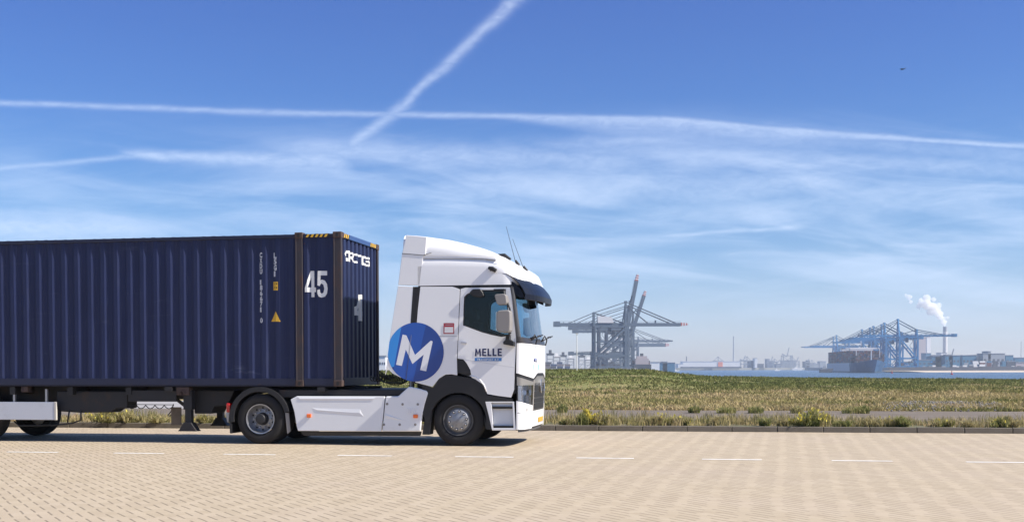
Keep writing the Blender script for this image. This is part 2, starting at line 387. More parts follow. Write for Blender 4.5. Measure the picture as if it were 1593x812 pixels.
# painted lane dashes, worn edges
paint = bpy.data.materials.new('worn_line_paint'); paint.use_nodes = True
N = NT(paint.node_tree); b_ = N.n['Principled BSDF']; P = N.new('ShaderNodeTexCoord').outputs['Object']
N.l.new(N.mix(N.math('MULTIPLY', N.sm(N.noise(P, 14, 5, .7), .5, .72), .55), (.80, .79, .76, 1), (.45, .39, .31, 1)), b_.inputs['Base Color']); b_.inputs['Roughness'].default_value = .7
DA = R(-9.0); d0 = G(754, 710.5); dash_dir = Vector((math.cos(DA), math.sin(DA), 0)); dash_n = Vector((-dash_dir.y, dash_dir.x, 0))
dm = MB()
starts = [-5, -4, -3, -2, -1, 0, 1, 2, 3, 4, 5, 6, 7]
for k in starts:
    s0 = k * 1.985 - .49; n = 12; ln = .93 + random.uniform(-.03, .04)
    top, bot = [], []
    for i in range(n + 1):
        q = d0 + dash_dir * (s0 + ln * i / n)
        top.append(q + dash_n * (.052 + random.uniform(-.010, .010))); bot.append(q - dash_n * (.052 + random.uniform(-.010, .010)))
    vs = [(p.x, p.y, .004) for p in top + bot]
    dm.add(vs, [(i, n + 1 + i, n + 2 + i, i + 1) for i in range(n)])
dm.build('lane_markings', paint)['kind'] = 'structure'

conc = mat('kerb_concrete', (.13, .112, .09), .9, vary=.25, vscale=2, dirt=(.065, .055, .04), dscale=1.8, dlo=.45, dhi=.75, damt=.6, bump=.3)
km = MB()
for i in range(-60, 70):
    u0 = i * 1.0 + .004; u1 = u0 + .988; h = .122 + random.uniform(-.003, .003); dv = random.uniform(-.004, .004)
    pts = [K(u0, dv, -.05), K(u1, dv, -.05), K(u1, .15 + dv, -.05), K(u0, .15 + dv, -.05), K(u0, dv + .02, h), K(u1, dv + .02, h), K(u1, .15 + dv, h), K(u0, .15 + dv, h)]
    km.add(pts, [(0, 3, 2, 1), (4, 5, 6, 7), (0, 1, 5, 4), (1, 2, 6, 5), (2, 3, 7, 6), (3, 0, 4, 7)])
km.build('kerb', conc, bevel=.012)['kind'] = 'structure'

soil = mat('verge_soil', (.13, .11, .065), .95, vary=.4, vscale=1.5, dirt=(.09, .10, .035), dscale=.9, dlo=.45, dhi=.6, damt=.8, bump=.8, bscale=12)
quad('verge', [K(-90, .15, .105), K(95, .15, .105), K(95, 3.05, .105), K(-90, 3.05, .105)], soil)
asph = mat('asphalt', (.155, .130, .108), .95, spec=.2, vary=.2, vscale=.6, dirt=(.22, .19, .16), dscale=.5, dlo=.45, dhi=.75, damt=.6, bump=.3, bscale=80)
quad('road', [K(-120, 3.0, .109), K(150, 3.0, .109), K(150, 10.2, .109), K(-120, 10.2, .109)], asph)
pale = mat('pale_asphalt', (.30, .285, .28), .9, vary=.1, dirt=(.22, .2, .18), dscale=.5, dlo=.45, dhi=.75, damt=.4)
quad('side_road', [K(-120, 10.2, .110), K(-9, 10.2, .110), K(-13, 22, .110), K(-120, 22, .110)], pale)
rm = MB()
for px0, px1 in [(862, 872), (1070, 1092), (1295, 1322), (1523, 1556)]:
    a, c = G(px0, 651.4 + (px0 - 862) * .0045, .109), G(px1, 651.4 + (px0 - 862) * .0045, .109)
    u0 = (a - KO).dot(Vector((KC, KS, 0))); v0 = (a - KO).dot(Vector((-KS, KC, 0))); u1 = (c - KO).dot(Vector((KC, KS, 0)))
    rm.add([K(u0, v0 - .07, .113), K(u1, v0 - .07, .113), K(u1, v0 + .07, .113), K(u0, v0 + .07, .113)], [(0, 1, 2, 3)])
rm.build('road_markings', paint, recalc=False)['kind'] = 'structure'

def lerp_tab(x, tab):
    if x <= tab[0][0]: return tab[0][1]
    for (a, va), (b, vb) in zip(tab, tab[1:]):
        if x <= b: return va + (vb - va) * (x - a) / (b - a)
    return tab[-1][1]
CREST = [(-.5, 1.0), (0.0, 1.25), (.118, 1.28), (.135, .98), (.17, .55), (.25, .12), (.44, -.10)]
def sst(x, a, b):
    t = min(1, max(0, (x - a) / (b - a))); return t * t * (3 - 2 * t)
def terrain(x, y):
    a = x / max(y, 1)
    hc = lerp_tab(a, CREST)
    yc = 104 + 45 * sst(a, .12, .26)                       # distance of the crest
    base = .10 + (hc - .10) * sst(y, 62, yc)
    base += .10 * noise.noise(Vector((x * .12, y * .12, 0))) * sst(y, 40, 60) * sst(yc - y, 0, 20)
    base += .35 * math.exp(-((a - .10) / .045) ** 2 - ((y - 78) / 7) ** 2) * .6
    if y > yc: base = base - (base + 7) * sst(y, yc, yc + 40) - .0
    return base

def field_mat():
    m = bpy.data.materials.new('field_ground'); m.use_nodes = True; N = NT(m.node_tree); b = N.n['Principled BSDF']
    P = N.new('ShaderNodeTexCoord').outputs['Object']; x, y, z = N.sep(P)
    n1 = N.noise(P, .11, 5, .6); n2 = N.noise(P, .6, 5, .65); n3 = N.noise(P, 5, 4, .6)
    dry = N.ramp(N.math('ADD', N.math('MULTIPLY', n2, .6), N.math('MULTIPLY', n3, .4)), [(.3, (.20, .165, .075)), (.5, (.27, .22, .11)), (.72, (.34, .275, .155))])
    green = N.ramp(n2, [(.3, (.075, .105, .024)), (.55, (.12, .15, .036)), (.8, (.19, .20, .07))])
    far = N.sm(N.math('ADD', y, N.math('MULTIPLY', N.math('SUBTRACT', n1, .5), 26)), 60, 84)
    c = N.mix(N.math('MAXIMUM', N.math('MULTIPLY', far, .9), N.math('MULTIPLY', N.sm(n1, .55, .7), .4)), dry, green)
    bare = N.sm(N.noise(P, .16, 4, .6), .60, .66)
    c = N.mix(N.math('MULTIPLY', bare, .7), c, (.36, .29, .19, 1))
    N.l.new(c, b.inputs['Base Color']); b.inputs['Roughness'].default_value = 1; b.inputs['Specular IOR Level'].default_value = .1
    return m
tb = MB(); xs = np.linspace(-1, 1, 121); ys = np.concatenate([np.linspace(0, 1, 110)])
def tfn(i, j):
    v = 10.2 + j * 185; a = -1 + 2 * i; u = a * (75 + v * .55)
    p = K(u, v); zz = terrain(p.x, p.y); p.z = .104 if j == 0 else zz; return p
tb.grid(tfn, 150, 150)
field = tb.build('field_ground', field_mat(), smooth=True); field['kind'] = 'structure'


def vert_attr_mat(name, cols, rough=.9, trans=.25):
    """blade material: colour per blade from a stored attribute"""
    m = bpy.data.materials.new(name); m.use_nodes = True; N = NT(m.node_tree); N.n.clear(); out = N.new('ShaderNodeOutputMaterial')
    at = N.new('ShaderNodeAttribute'); at.attribute_name = 'tone'; c = N.ramp(at.outputs['Fac'], cols)
    d = N.new('ShaderNodeBsdfDiffuse'); N.l.new(c, d.inputs[0]); t = N.new('ShaderNodeBsdfTranslucent'); N.l.new(c, t.inputs[0])
    mx = N.new('ShaderNodeMixShader'); mx.inputs[0].default_value = trans; N.l.new(d.outputs[0], mx.inputs[1]); N.l.new(t.outputs[0], mx.inputs[2]); N.l.new(mx.outputs[0], out.inputs[0]); return m
def blades(name, px, py, pz, hh, ww, tone, m, lean=.35, kind='stuff', parent=None):
    """one mesh of many single-triangle-pair blades"""
    n = len(px); ang = rng.uniform(0, math.pi * 2, n); ca, sa = np.cos(ang), np.sin(ang); la = rng.uniform(0, math.pi * 2, n); ll = rng.uniform(0, lean, n) * hh
    lx, ly = np.cos(la) * ll, np.sin(la) * ll
    v = np.zeros((n, 5, 3)); w = ww / 2
    v[:, 0] = np.stack([px - ca * w, py - sa * w, pz - .02], 1); v[:, 1] = np.stack([px + ca * w, py + sa * w, pz - .02], 1)
    v[:, 2] = np.stack([px + ca * w * .8 + lx * .35, py + sa * w * .8 + ly * .35, pz + hh * .55], 1); v[:, 3] = np.stack([px - ca * w * .8 + lx * .35, py - sa * w * .8 + ly * .35, pz + hh * .55], 1)
    v[:, 4] = np.stack([px + lx, py + ly, pz + hh], 1)
    me = bpy.data.meshes.new(name); me.vertices.add(n * 5); me.vertices.foreach_set('co', v.reshape(-1).astype(np.float32))
    base = np.arange(n) * 5; loops = np.stack([base, base + 1, base + 2, base + 3, base + 3, base + 2, base + 4], 1).reshape(-1)
    me.loops.add(n * 7); me.loops.foreach_set('vertex_index', loops.astype(np.int32)); me.polygons.add(n * 2)
    ls = np.stack([np.arange(n) * 7, np.arange(n) * 7 + 4], 1).reshape(-1); me.polygons.foreach_set('loop_start', ls.astype(np.int32))
    me.update(calc_edges=True); a = me.attributes.new('tone', 'FLOAT', 'POINT'); a.data.foreach_set('value', np.repeat(tone, 5).astype(np.float32))
    me.materials.append(m); ob = bpy.data.objects.new(name, me); COL.objects.link(ob)
    if kind: ob['kind'] = kind
    if parent: ob.parent = parent
    return ob
def nz(x, y, s_, o=0.0): return np.array([noise.noise(Vector((a * s_ + o, b * s_, o))) for a, b in zip(x, y)])
GRASS_COLS = [(0, (.095, .108, .042)), (.18, (.14, .150, .058)), (.36, (.20, .192, .080)), (.52, (.29, .255, .115)), (.68, (.37, .30, .155)), (.84, (.45, .36, .21)), (1, (.31, .19, .12))]
grass_m = vert_attr_mat('grass_blades', GRASS_COLS)
def field_grass():
    # positions along rays so that density falls with distance
    n = 150000; v = 10.3 + 118 * rng.random(n) ** 1.55; y_ = v; half = 26 + v * .55; u = rng.uniform(-1, 1, n) * half
    u = u + 3
    # gather into tufts
    nt = 24000; tv = 10.3 + 118 * rng.random(nt) ** 1.5; tu = rng.uniform(-1, 1, nt) * (26 + tv * .55) + 3
    k = rng.integers(0, nt, 150000); sp = .10 + tv[k] * .002; v2 = tv[k] + rng.normal(0, 1, 150000) * sp; u2 = tu[k] + rng.normal(0, 1, 150000) * sp
    tn = rng.normal(0, .06, nt)[k]; th = rng.uniform(.6, 1.5, nt)[k]
    v = np.concatenate([v, v2]); u = np.concatenate([u, u2]); tn = np.concatenate([np.zeros(n), tn]); th = np.concatenate([np.full(n, .8), th])
    keep = v > 10.3; v, u, tn, th = v[keep], u[keep], tn[keep], th[keep]
    keep = ~((v < 22.3) & (u < -9 - (v - 10.2) * .34)); v, u, tn, th = v[keep], u[keep], tn[keep], th[keep]
    x = KO.x + u * KC - v * KS; y = KO.y + u * KS + v * KC; pz = np.array([terrain(a, b) for a, b in zip(x, y)])
    n1 = nz(x, y, .11); n2 = nz(x, y, .45, 7.0); n3 = nz(x, y, .05, 3.0)
    g = np.clip((y + n1 * 22 - 62 - 8 * (x > 25)) / 14, 0, 1)          # 0 dry near, 1 green far
    tone = .68 * (1 - g) + .19 * g + n2 * .26 + tn + nz(x, y, 1.3, 2.) * .16 + rng.normal(0, .04, len(x)) - np.clip(n3 * 1.2, 0, .25) * (1 - g)
    tone = np.where((1 - g) * (n1 + n2) < -.42, tone - .3, tone)
    bare = ((nz(x, y, .16, 11.) + .12 * n2) > .34) & (g > .5); tone = np.where(bare, .78, tone)
    hh = (.07 + .09 * rng.random(len(x))) * th * (1 + .5 * n2) * np.where(bare, .4, 1.0)
    ww = .014 + .0008 * y
    blades('field_grass', x, y, pz, hh, ww, np.clip(tone, 0, 1), grass_m, lean=1.3)
field_grass()
def verge_grass():
    n = 60000; nt = 2600; tu = rng.uniform(-30, 42, nt); tv = .25 + 2.7 * rng.random(nt); k = rng.integers(0, nt, n)
    u = tu[k] + rng.normal(0, .10, n); v = tv[k] + rng.normal(0, .10, n); keep = (v > .17) & (v < 3.05); u, v, k = u[keep], v[keep], k[keep]
    x = KO.x + u * KC - v * KS; y = KO.y + u * KS + v * KC
    cl = nz(x, y, .35, 5.); hh = (.05 + .17 * rng.random(len(x))) * (rng.uniform(.5, 1.5, nt)[k]) * (1 + np.clip(cl, -.4, 1) * 1.2)
    tone = .60 + rng.normal(0, .12, nt)[k] - cl * .45 + rng.normal(0, .05, len(x))
    blades('verge_grass', x, y, np.full(len(x), .105), hh, np.full(len(x), .016), np.clip(tone, 0, 1), grass_m, lean=.6)
verge_grass()
# weeds: each a plant with stems, leaves and (some) yellow flower heads
leafm = vert_attr_mat('weed_leaf', [(0, (.065, .11, .035)), (.4, (.14, .18, .06)), (.7, (.27, .27, .10)), (1, (.40, .34, .18))], trans=.35)
stemm = mat('weed_stem', (.12, .13, .05), .8); flowm = vert_attr_mat('flower_yellow', [(0, (.50, .42, .06)), (1, (.72, .62, .14))], trans=.3)
def weed(px, py_base, wpx, hpx, label, tone, flowers=0, leaves=420, v_=None, big=1.0):
    b = G(px, py_base, .105); e = tag(empty('weed_plant', b), label, 'plant', 'weeds growing along the kerb'); sc = b.y / F; wd, ht = wpx * sc, hpx * sc
    r = random.Random(int(px)); st = MB(); tips = []
    for i in range(max(6, int(wd * 20))):
        a = r.uniform(0, 6.28); q = math.sqrt(r.random()); tx, ty = math.cos(a) * q * wd / 2, math.sin(a) * q * min(wd / 2, .5); tz = ht * (1.0 - .55 * q * q) * r.uniform(.6, 1.05)
        st.tube([(tx * .35, ty * .35, -.01), (tx * .7, ty * .7, tz * .5), (tx, ty, tz)], [.006, .004, .002], 4, caps=False); tips.append((tx, ty, tz))
    st.build('stem', stemm, e)
    n = int(leaves * 1.3); t = np.array([r.random() ** .7 for _ in range(n)]); id_ = np.array([r.randrange(len(tips)) for _ in range(n)]); T = np.array(tips)[id_]
    base = np.stack([T[:, 0] * (.35 + .65 * t), T[:, 1] * (.35 + .65 * t), T[:, 2] * t], 1) + rng.normal(0, .02 + .02 * wd, (n, 3)) * [1, 1, .5]
    base[:, 2] = np.maximum(base[:, 2], .01)
    blades('leaves', base[:, 0], base[:, 1], base[:, 2], rng.uniform(.04, .13, n) * big, rng.uniform(.010, .024, n) * big, np.clip(tone * .8 + .26 + rng.normal(0, .15, n) + .3 * t, 0, 1), leafm, lean=1.8, kind=None, parent=e)
    if flowers:
        flowers = int(flowers * (1.0 if flowers > 200 else .55)); id_ = np.array([r.randrange(len(tips)) for _ in range(flowers)]); T = np.array(tips)[id_] + rng.normal(0, .045, (flowers, 3))
        blades('flowers', T[:, 0], T[:, 1], T[:, 2] + .02, rng.uniform(.02, .045, flowers), rng.uniform(.025, .05, flowers), rng.random(flowers), flowm, lean=1.5, kind='stuff', parent=e)
WEEDS = [(905, 661.5, 16, 17, 'dark leafy weed beside the yellow flowering weed near the truck front', .15, 0, 500), (915, 661, 12, 20, 'weed in bright yellow bloom near the truck front', .35, 260, 300), (938, 661, 34, 18, 'wide weed with pale yellow tips right of the blooming weed', .55, 70, 700),
         (880, 661.5, 16, 9, 'low weed tuft close to the truck front', .35, 0, 260), (1022, 661, 34, 18, 'tall pale wispy weed on the kerb verge', .70, 30, 520), (1047, 661.5, 44, 11, 'low green weed right of the tall wispy one', .45, 25, 520), (1066, 661.5, 20, 10, 'small olive weed before the gap in the verge', .5, 10, 260),
         (1115, 662, 18, 12, 'thin brownish weed after the gap in the verge', .85, 0, 200), (1191, 662.5, 26, 10, 'small round green weed left of the large flowering bush', .25, 0, 380), (1218, 663, 26, 9, 'dry weed just left of the large flowering bush', .75, 0, 240),
         (1258, 663.5, 62, 24, 'large weed bush with a dark green centre and yellow tips', .25, 150, 1300), (1278, 663, 30, 22, 'yellow tipped right half of the large weed bush', .60, 110, 420), (1312, 664, 22, 8, 'low dark weed right of the large bush', .2, 0, 260), (1352, 664, 46, 9, 'flat straw coloured weed patch', .8, 0, 300),
         (1401, 664.5, 32, 17, 'bright green weed between straw coloured grasses', .2, 0, 640), (1378, 664.5, 24, 14, 'pale yellowish weed left of the bright green one', .7, 20, 260), (1465, 665, 36, 13, 'grey green weed with a spreading top', .45, 15, 480), (1505, 665.5, 26, 9, 'low straw weed left of the last green bush', .8, 0, 200),
         (1555, 665.5, 40, 14, 'last green weed bush, near the right edge', .35, 12, 560), (1574, 665.5, 22, 19, 'reddish brown upright weed at the right edge', .9, 0, 300),
         (172, 657.5, 70, 19, 'bright green weed seen beneath the trailer', .45, 60, 1100), (205, 658, 44, 15, 'yellow green weed seen beneath the trailer, left of the looped hose', .6, 40, 500), (248, 658.5, 30, 9, 'low weed under the looped hose', .6, 0, 300), (318, 659, 34, 12, 'weed seen between the landing legs', .5, 20, 400)]
for w_ in WEEDS: weed(*w_)
# roadside bushes on the far side of the road
def bush(px, py, wpx, hpx, label, tone): 
    b = G(px, py, .11); e = tag(empty('roadside_tuft', b), label, 'plant', 'tufts along the far edge of the road'); sc = b.y / F; wd, ht = wpx * sc, hpx * sc * .8; n = 260
    a = rng.uniform(0, 6.28, n); q = np.sqrt(rng.random(n)); x, y = np.cos(a) * q * wd / 2, np.sin(a) * q * min(wd / 2, .5); z = ht * rng.random(n) * (1 - .6 * q * q)
    blades('leaves', x, y, z, rng.uniform(.06, .16, n), rng.uniform(.015, .035, n), np.clip(tone + .38 + rng.normal(0, .15, n), 0, 1), leafm, lean=1.2, kind=None, parent=e)
for k, (px, wp, hp, tn) in enumerate([(875, 16, 12, .2), (1080, 18, 9, .3), (1130, 30, 7, .35), (1175, 26, 9, .3), (1330, 40, 8, .35), (1345, 14, 10, .2), (1240, 20, 9, .5)]):
    bush(px, 641.8 + (px - 870) * .002, wp, hp, ['dark tuft over the road nearest the truck front', 'first green tuft past the dry patch over the road', 'wide low tuft over the road', 'green tuft over the road left of the large kerb bush', 'wide green tuft over the road before the gravel', 'darkest tuft over the road before the gravel', 'straw tuft over the road behind the large kerb bush'][k], tn)
# patch of grey stones in the grass on the right
def stones():
    n = 1500; c0 = G(1460, 634, .1); bm = bmesh.new(); r = random.Random(6)
    for i in range(n):
        px = r.gauss(1455, 48); py = 634 + r.gauss(-1.5, 3.6) - 2.5 * math.sin((px - 1380) / 60)
        if not 1372 < px < 1565 or not 626 < py < 643: continue
        p = G(px, py, .12); z = terrain(p.x, p.y); s_ = r.uniform(.015, .045)
        bmesh.ops.create_icosphere(bm, subdivisions=1, radius=s_, matrix=Matrix.Translation((p.x, p.y, z + s_ * .5 + .08 * r.random())) @ Matrix.Rotation(r.random() * 6, 4, 'Z') @ Matrix.Diagonal((1, r.uniform(.6, 1), r.uniform(.5, .9), 1)))
    me = bpy.data.meshes.new('stones'); bm.to_mesh(me); bm.free(); me.materials.append(mat('grey_stone', (.22, .205, .19), .9, vary=.6, vscale=3)); o = bpy.data.objects.new('stones', me); COL.objects.link(o); o['kind'] = 'stuff'
stones()

# water, with wind ripples
wm = bpy.data.materials.new('harbour_water'); wm.use_nodes = True; N = NT(wm.node_tree); b_ = N.n['Principled BSDF']
P = N.new('ShaderNodeTexCoord').outputs['Object']
b_.inputs['Base Color'].default_value = (.05, .10, .17, 1); b_.inputs['Roughness'].default_value = .28; b_.inputs['IOR'].default_value = 1.33
mp = N.new('ShaderNodeMapping'); N.l.new(P, mp.inputs[0]); mp.inputs['Scale'].default_value = (.05, .12, 1)
bn = N.new('ShaderNodeBump'); bn.inputs['Strength'].default_value = 1; bn.inputs['Distance'].default_value = 3.0
N.l.new(N.noise(mp.outputs[0], 1, 8, .75), bn.inputs['Height']); N.l.new(bn.outputs[0], b_.inputs['Normal'])
WZ = -6.0
quad('water', [(-4300, 90, WZ), (4300, 90, WZ), (4300, 4450, WZ), (-4300, 4450, WZ)], wm)
# ground sheet under everything near
quad('base_ground', [(-4300, -300, -6.8), (4300, -300, -6.8), (4300, 4450, -6.8), (-4300, 4450, -6.8)], mat('sea_bed', (.12, .1, .07), 1))

# worn skin: pale vertical scuffs, chalky patches and rust freckles over the blue
N = NT(blue_c.node_tree); b_ = N.n['Principled BSDF']; P = N.new('ShaderNodeTexCoord').outputs['Object']; src = b_.inputs['Base Color'].links[0].from_socket
x_, y_, z_ = N.sep(P)
sc1 = N.noise(N.xyz(N.math('MULTIPLY', x_, 9), y_, N.math('MULTIPLY', z_, .9)), 1.0, 6, .7); sc2 = N.noise(N.xyz(N.math('MULTIPLY', x_, 1.2), N.math('MULTIPLY', y_, 3), N.math('MULTIPLY', z_, 7)), 1.0, 5, .65)
rs1 = N.noise(P, 7.0, 6, .72); low = N.sm(z_, 2.1, 1.25)
c_ = N.mix(N.math('MULTIPLY', N.sm(sc1, .58, .80), .30), src, (.07, .085, .16, 1))
c_ = N.mix(N.math('MULTIPLY', N.math('MULTIPLY', N.sm(sc2, .60, .78), .45), N.math('ADD', .3, N.math('MULTIPLY', low, .9))), c_, (.11, .12, .17, 1))
c_ = N.mix(N.math('MULTIPLY', N.sm(rs1, .70, .76), .85), c_, (.085, .038, .024, 1))
N.l.new(c_, b_.inputs['Base Color'])

# ================================================================== SHIPPING CONTAINER (truck frame)
CL, CW, CZ0, CZ1 = 13.716, 2.44, 1.10, 4.005
cont = empty('shipping_container', P0, -TH)
tag(cont, 'long dark blue corrugated shipping container marked 45 carried on the semi-trailer', 'container')
def corr_side(x):     # depth of the side wall at x: 0 outer .. .036 inner
    p = (x + 100.0) % .278
    if p < .072: return 0.0
    if p < .140: return .036 * (p - .072) / .068
    if p < .210: return .036
    return .036 * (1 - (p - .210) / .068)
def folds(x0, x1, per, offs):
    out = []; k = math.floor((x0 + 100) / per) - 1
    while k * per - 100 < x1:
        for o in offs:
            x = k * per - 100 + o
            if x0 < x < x1: out.append(x)
        k += 1
    return [x0] + sorted(out) + [x1]
def corr_panel(mb, x0, x1, y, z0, z1, sgn):
    xs = folds(x0, x1, .278, (0, .072, .140, .210)); zs = np.linspace(z0, z1, 14)
    o = len(mb.v); nzv = len(zs)
    for x in xs:
        for z in zs:
            d = corr_side(x); n_ = noise.noise(Vector((x * 1.1, z * 1.3, 4.0))); n2_ = noise.noise(Vector((x * 3.5, z * 3.0, 9.0)))
            dent = .010 * max(0, n_ - .1) + .004 * max(0, n2_) if z0 + .1 < z < z1 - .1 else 0
            mb.v.append((x + dent * .8, y + sgn * (d * (1 if z0 + .1 < z < z1 - .1 else .8) + dent), z))
    for i in range(len(xs) - 1):
        for j in range(nzv - 1): a = o + i * nzv + j; mb.f.append((a, a + nzv, a + nzv + 1, a + 1)); mb.m.append(0)
post_x = [(-.165, 0), (-.762 - .16, -.762 + .0)]
POSTS = [-0.082, -.762 - .08, -(CL - .762) + .08, -CL + .082]
for (y, sg) in ((.030, 1), (CW - .030, -1)):
    mb = MB(); corr_panel(mb, -CL + .16, -.16, y, CZ0 + .155, CZ1 - .10, sg)
    mb.build('side_panel', blue_c, cont, recalc=False)
# front and rear walls
def wall_end(x, sgn, nm):
    mb = MB(); per = .25; y0, y1 = .14, CW - .14
    ys = folds(y0, y1, per, (0, .11, .128, .232)); o = len(mb.v)
    def dep(y):
        p = (y + 100) % per
        if p < .11: return 0
        if p < .128: return .045 * (p - .11) / .018
        if p < .232: return .045
        return .045 * (1 - (p - .232) / .018)
    for y in ys: mb.v += [(x - sgn * (.03 + dep(y)), y, CZ0 + .16), (x - sgn * (.03 + dep(y)), y, CZ1 - .10)]
    for i in range(len(ys) - 1): mb.f.append((o + 2 * i, o + 2 * i + 2, o + 2 * i + 3, o + 2 * i + 1)); mb.m.append(0)
    mb.build(nm, blue_c, cont, recalc=False); return dep
dep_end = wall_end(0, 1, 'end_wall')
mb = MB(); mb.box(-CL + .03, -CL + .07, .12, CW - .12, CZ0 + .14, CZ1 - .1)
for yy in (.5, .95, 1.5, 1.95): mb.tube([(-CL + .0, yy, CZ0 + .15), (-CL + .0, yy, CZ1 - .12)], .017, 8)
mb.build('door_leaves', blue_c, cont)
# posts
for x in POSTS:
    for (y0, y1) in ((.0, .10), (CW - .10, CW)):
        mb = MB(); w = .082 if abs(x) < .5 or abs(x) > 13.3 else .075
        mb.box(x - w + .005, x + w - .005, y0 + .004, y1 - .004, CZ0 + .10, CZ1 - .10)
        mb.box(x - w + .005, x - w + .03, y0 - .004, y0 + .02, CZ0 + .12, CZ1 - .12) if y0 < 1 else None
        mb.build('corner_post', rust, cont, bevel=.008)
        for z in (CZ0, CZ1 - .118):
            c = MB(); ya, yb = (y0 - .006, y0 + .16) if y0 < 1 else (y1 - .16, y1 + .006)
            c.box(x - w - .004, x + w + .004, ya, yb, z, z + .118)
            co = c.build('corner_casting', castm, cont, bevel=.012)
            hz = z + .059; yf = ya - .001 if y0 < 1 else yb + .001
            hm = MB(); pts = [(x + .026 * math.cos(t), hz + .040 * math.sin(t)) for t in np.linspace(0, 2 * math.pi, 17)[:-1]]
            hm.prism(pts, yf, yf + .003 if y0 < 1 else yf - .003); hm.build('aperture', MATS['black_plastic'], co)
# rails
for (y0, y1) in ((.006, .10), (CW - .10, CW - .006)):
    mb = MB(); segs = [(-CL + .166, -(CL - .762) - .0 + .0), (-(CL - .762) + .160, -.762 - .160), (-.762 + .0, -.166)]
    for a, b in segs:
        mb.box(a + .002, b - .002, y0 + .012, y1, CZ0 + .02, CZ0 + .155)
        mb.box(a + .002, b - .002, y0 + .030, y1, CZ0, CZ0 + .02)
    mb.build('bottom_rail', blue_r, cont, bevel=.006)
    mb = MB()
    for a, b in segs: mb.box(a + .002, b - .002, y0 + .006, y1 - .03, CZ1 - .10, CZ1 - .035)
    mb.build('top_rail', blue_r, cont, bevel=.008)
for x0 in (-.10, -CL + .006):
    mb = MB(); mb.box(x0, x0 + .094, .16, CW - .16, CZ0 + .01, CZ0 + .16); mb.build('end_sill', blue_r, cont, bevel=.006)
    mb = MB(); mb.box(x0, x0 + .094, .16, CW - .16, CZ1 - .10, CZ1 - .01); mb.build('header_rail', mat('header_blue', (.03, .07, .19), .45, vary=.15), cont, bevel=.006)
# slightly dented roof sheet with shallow corrugation: wavy top line
mb = MB()
mb.grid(lambda i, j: (-CL + .06 + i * (CL - .12), .05 + j * (CW - .10), CZ1 - .026 - .014 * (0.5 + .5 * math.cos(i * CL / .209 * 2 * math.pi)) + .005 * noise.noise(Vector((i * 30, j * 3, 0)))), 320, 4)
mb.build('roof_sheet', blue_r, cont, recalc=False, smooth=True)
mb = MB(); mb.box(-CL + .1, -.1, .1, CW - .1, CZ0 + .12, CZ0 + .14); mb.build('floor_panel', frame_m, cont)
# warning stripes by the corners (yellow and black chevrons)
def stripes(parent, n, fn):
    mb = MB()
    for k in range(n):
        a, b = k / n, (k + .5) / n
        mb.add([fn(a, 0), fn(b, 0), fn(b + .35 / n, 1), fn(a + .35 / n, 1)], [(0, 1, 2, 3)], 0)
        mb.add([fn(b, 0), fn(a + 1 / n, 0), fn(a + 1.35 / n, 1), fn(b + .35 / n, 1)], [(0, 1, 2, 3)], 1)
    mb.build('warning_stripes', [yellow, black], parent, recalc=False)
stripes(cont, 5, lambda a, b: (-.70 + a * .45, .008, CZ1 - .095 + b * .055))
stripes(cont, 3, lambda a, b: (.001, .17 + a * .30, CZ1 - .095 + b * .075))
stripes(cont, 5, lambda a, b: (.001, CW - .60 + a * .40, CZ1 - .095 + b * .075))

def decal(parent, name, vs, fs, to3, m, cuts=None, label=None):
    """flat lettering cut along the folds of the wall it is painted on and laid onto it"""
    bm = bmesh.new(); vv = [bm.verts.new((x, y, 0)) for x, y in vs]
    for f in fs:
        try: bm.faces.new([vv[i] for i in f])
        except ValueError: pass
    for c in (cuts or []):
        bmesh.ops.bisect_plane(bm, geom=bm.verts[:] + bm.edges[:] + bm.faces[:], plane_co=(c, 0, 0), plane_no=(1, 0, 0))
    for v in bm.verts: v.co = Vector(to3(v.co.x, v.co.y))
    me = bpy.data.meshes.new(name); bm.to_mesh(me); bm.free(); me.materials.append(m)
    ob = bpy.data.objects.new(name, me); COL.objects.link(ob); ob.parent = parent
    if label: ob['label'] = label
    return ob
side_cuts = folds(-3, 0, .278, (0, .072, .140, .210))[1:-1]
def on_side(x, z): return (x, .030 + corr_side(x) - .004, z)
def stroke(segs, w):
    """thick straight strokes as quads"""
    vs, fs = [], []
    for (a, b) in segs:
        a, b = Vector(a), Vector(b); d = (b - a).normalized(); n = Vector((-d.y, d.x)) * w / 2; o = len(vs)
        vs += [tuple(a - n), tuple(b - n), tuple(b + n), tuple(a + n)]; fs.append((o, o + 1, o + 2, o + 3))
    return vs, fs
def side_text(body, px, py, hpx, xs, off, m, name='marking', spacing=1.0):
    """horizontal lettering whose lower left corner is seen at px,py"""
    x0, z0 = S(px, py); _, z1 = S(px, py - hpx); hgt = z1 - z0; size = hgt / .70
    vs, fs = text_mesh(body, size, off, xs=xs, spacing=spacing)
    mx = min(v[0] for v in vs); mz = min(v[1] for v in vs)
    decal(cont, name, [(x0 + v[0] - mx, z0 + v[1] - mz) for v in vs], fs, on_side, m, side_cuts)
FOUR = ([(.50, 1), (.83, 1), (.83, .37), (1, .37), (1, .19), (.83, .19), (.83, 0), (.55, 0), (.55, .19), (0, .19), (0, .35)], [(.55, .37), (.55, .76), (.25, .37)])
FIVE = ([(.12, 1), (.92, 1), (.92, .83), (.38, .83), (.36, .64), (.50, .67), (.72, .63), (.90, .50), (.96, .32), (.90, .14), (.72, .02), (.45, -.02), (.2, .02), (.04, .16), (.04, .27), (.30, .30), (.34, .18), (.46, .13), (.60, .17), (.67, .32), (.60, .47), (.46, .52), (.34, .48), (.30, .42), (.06, .45)],)
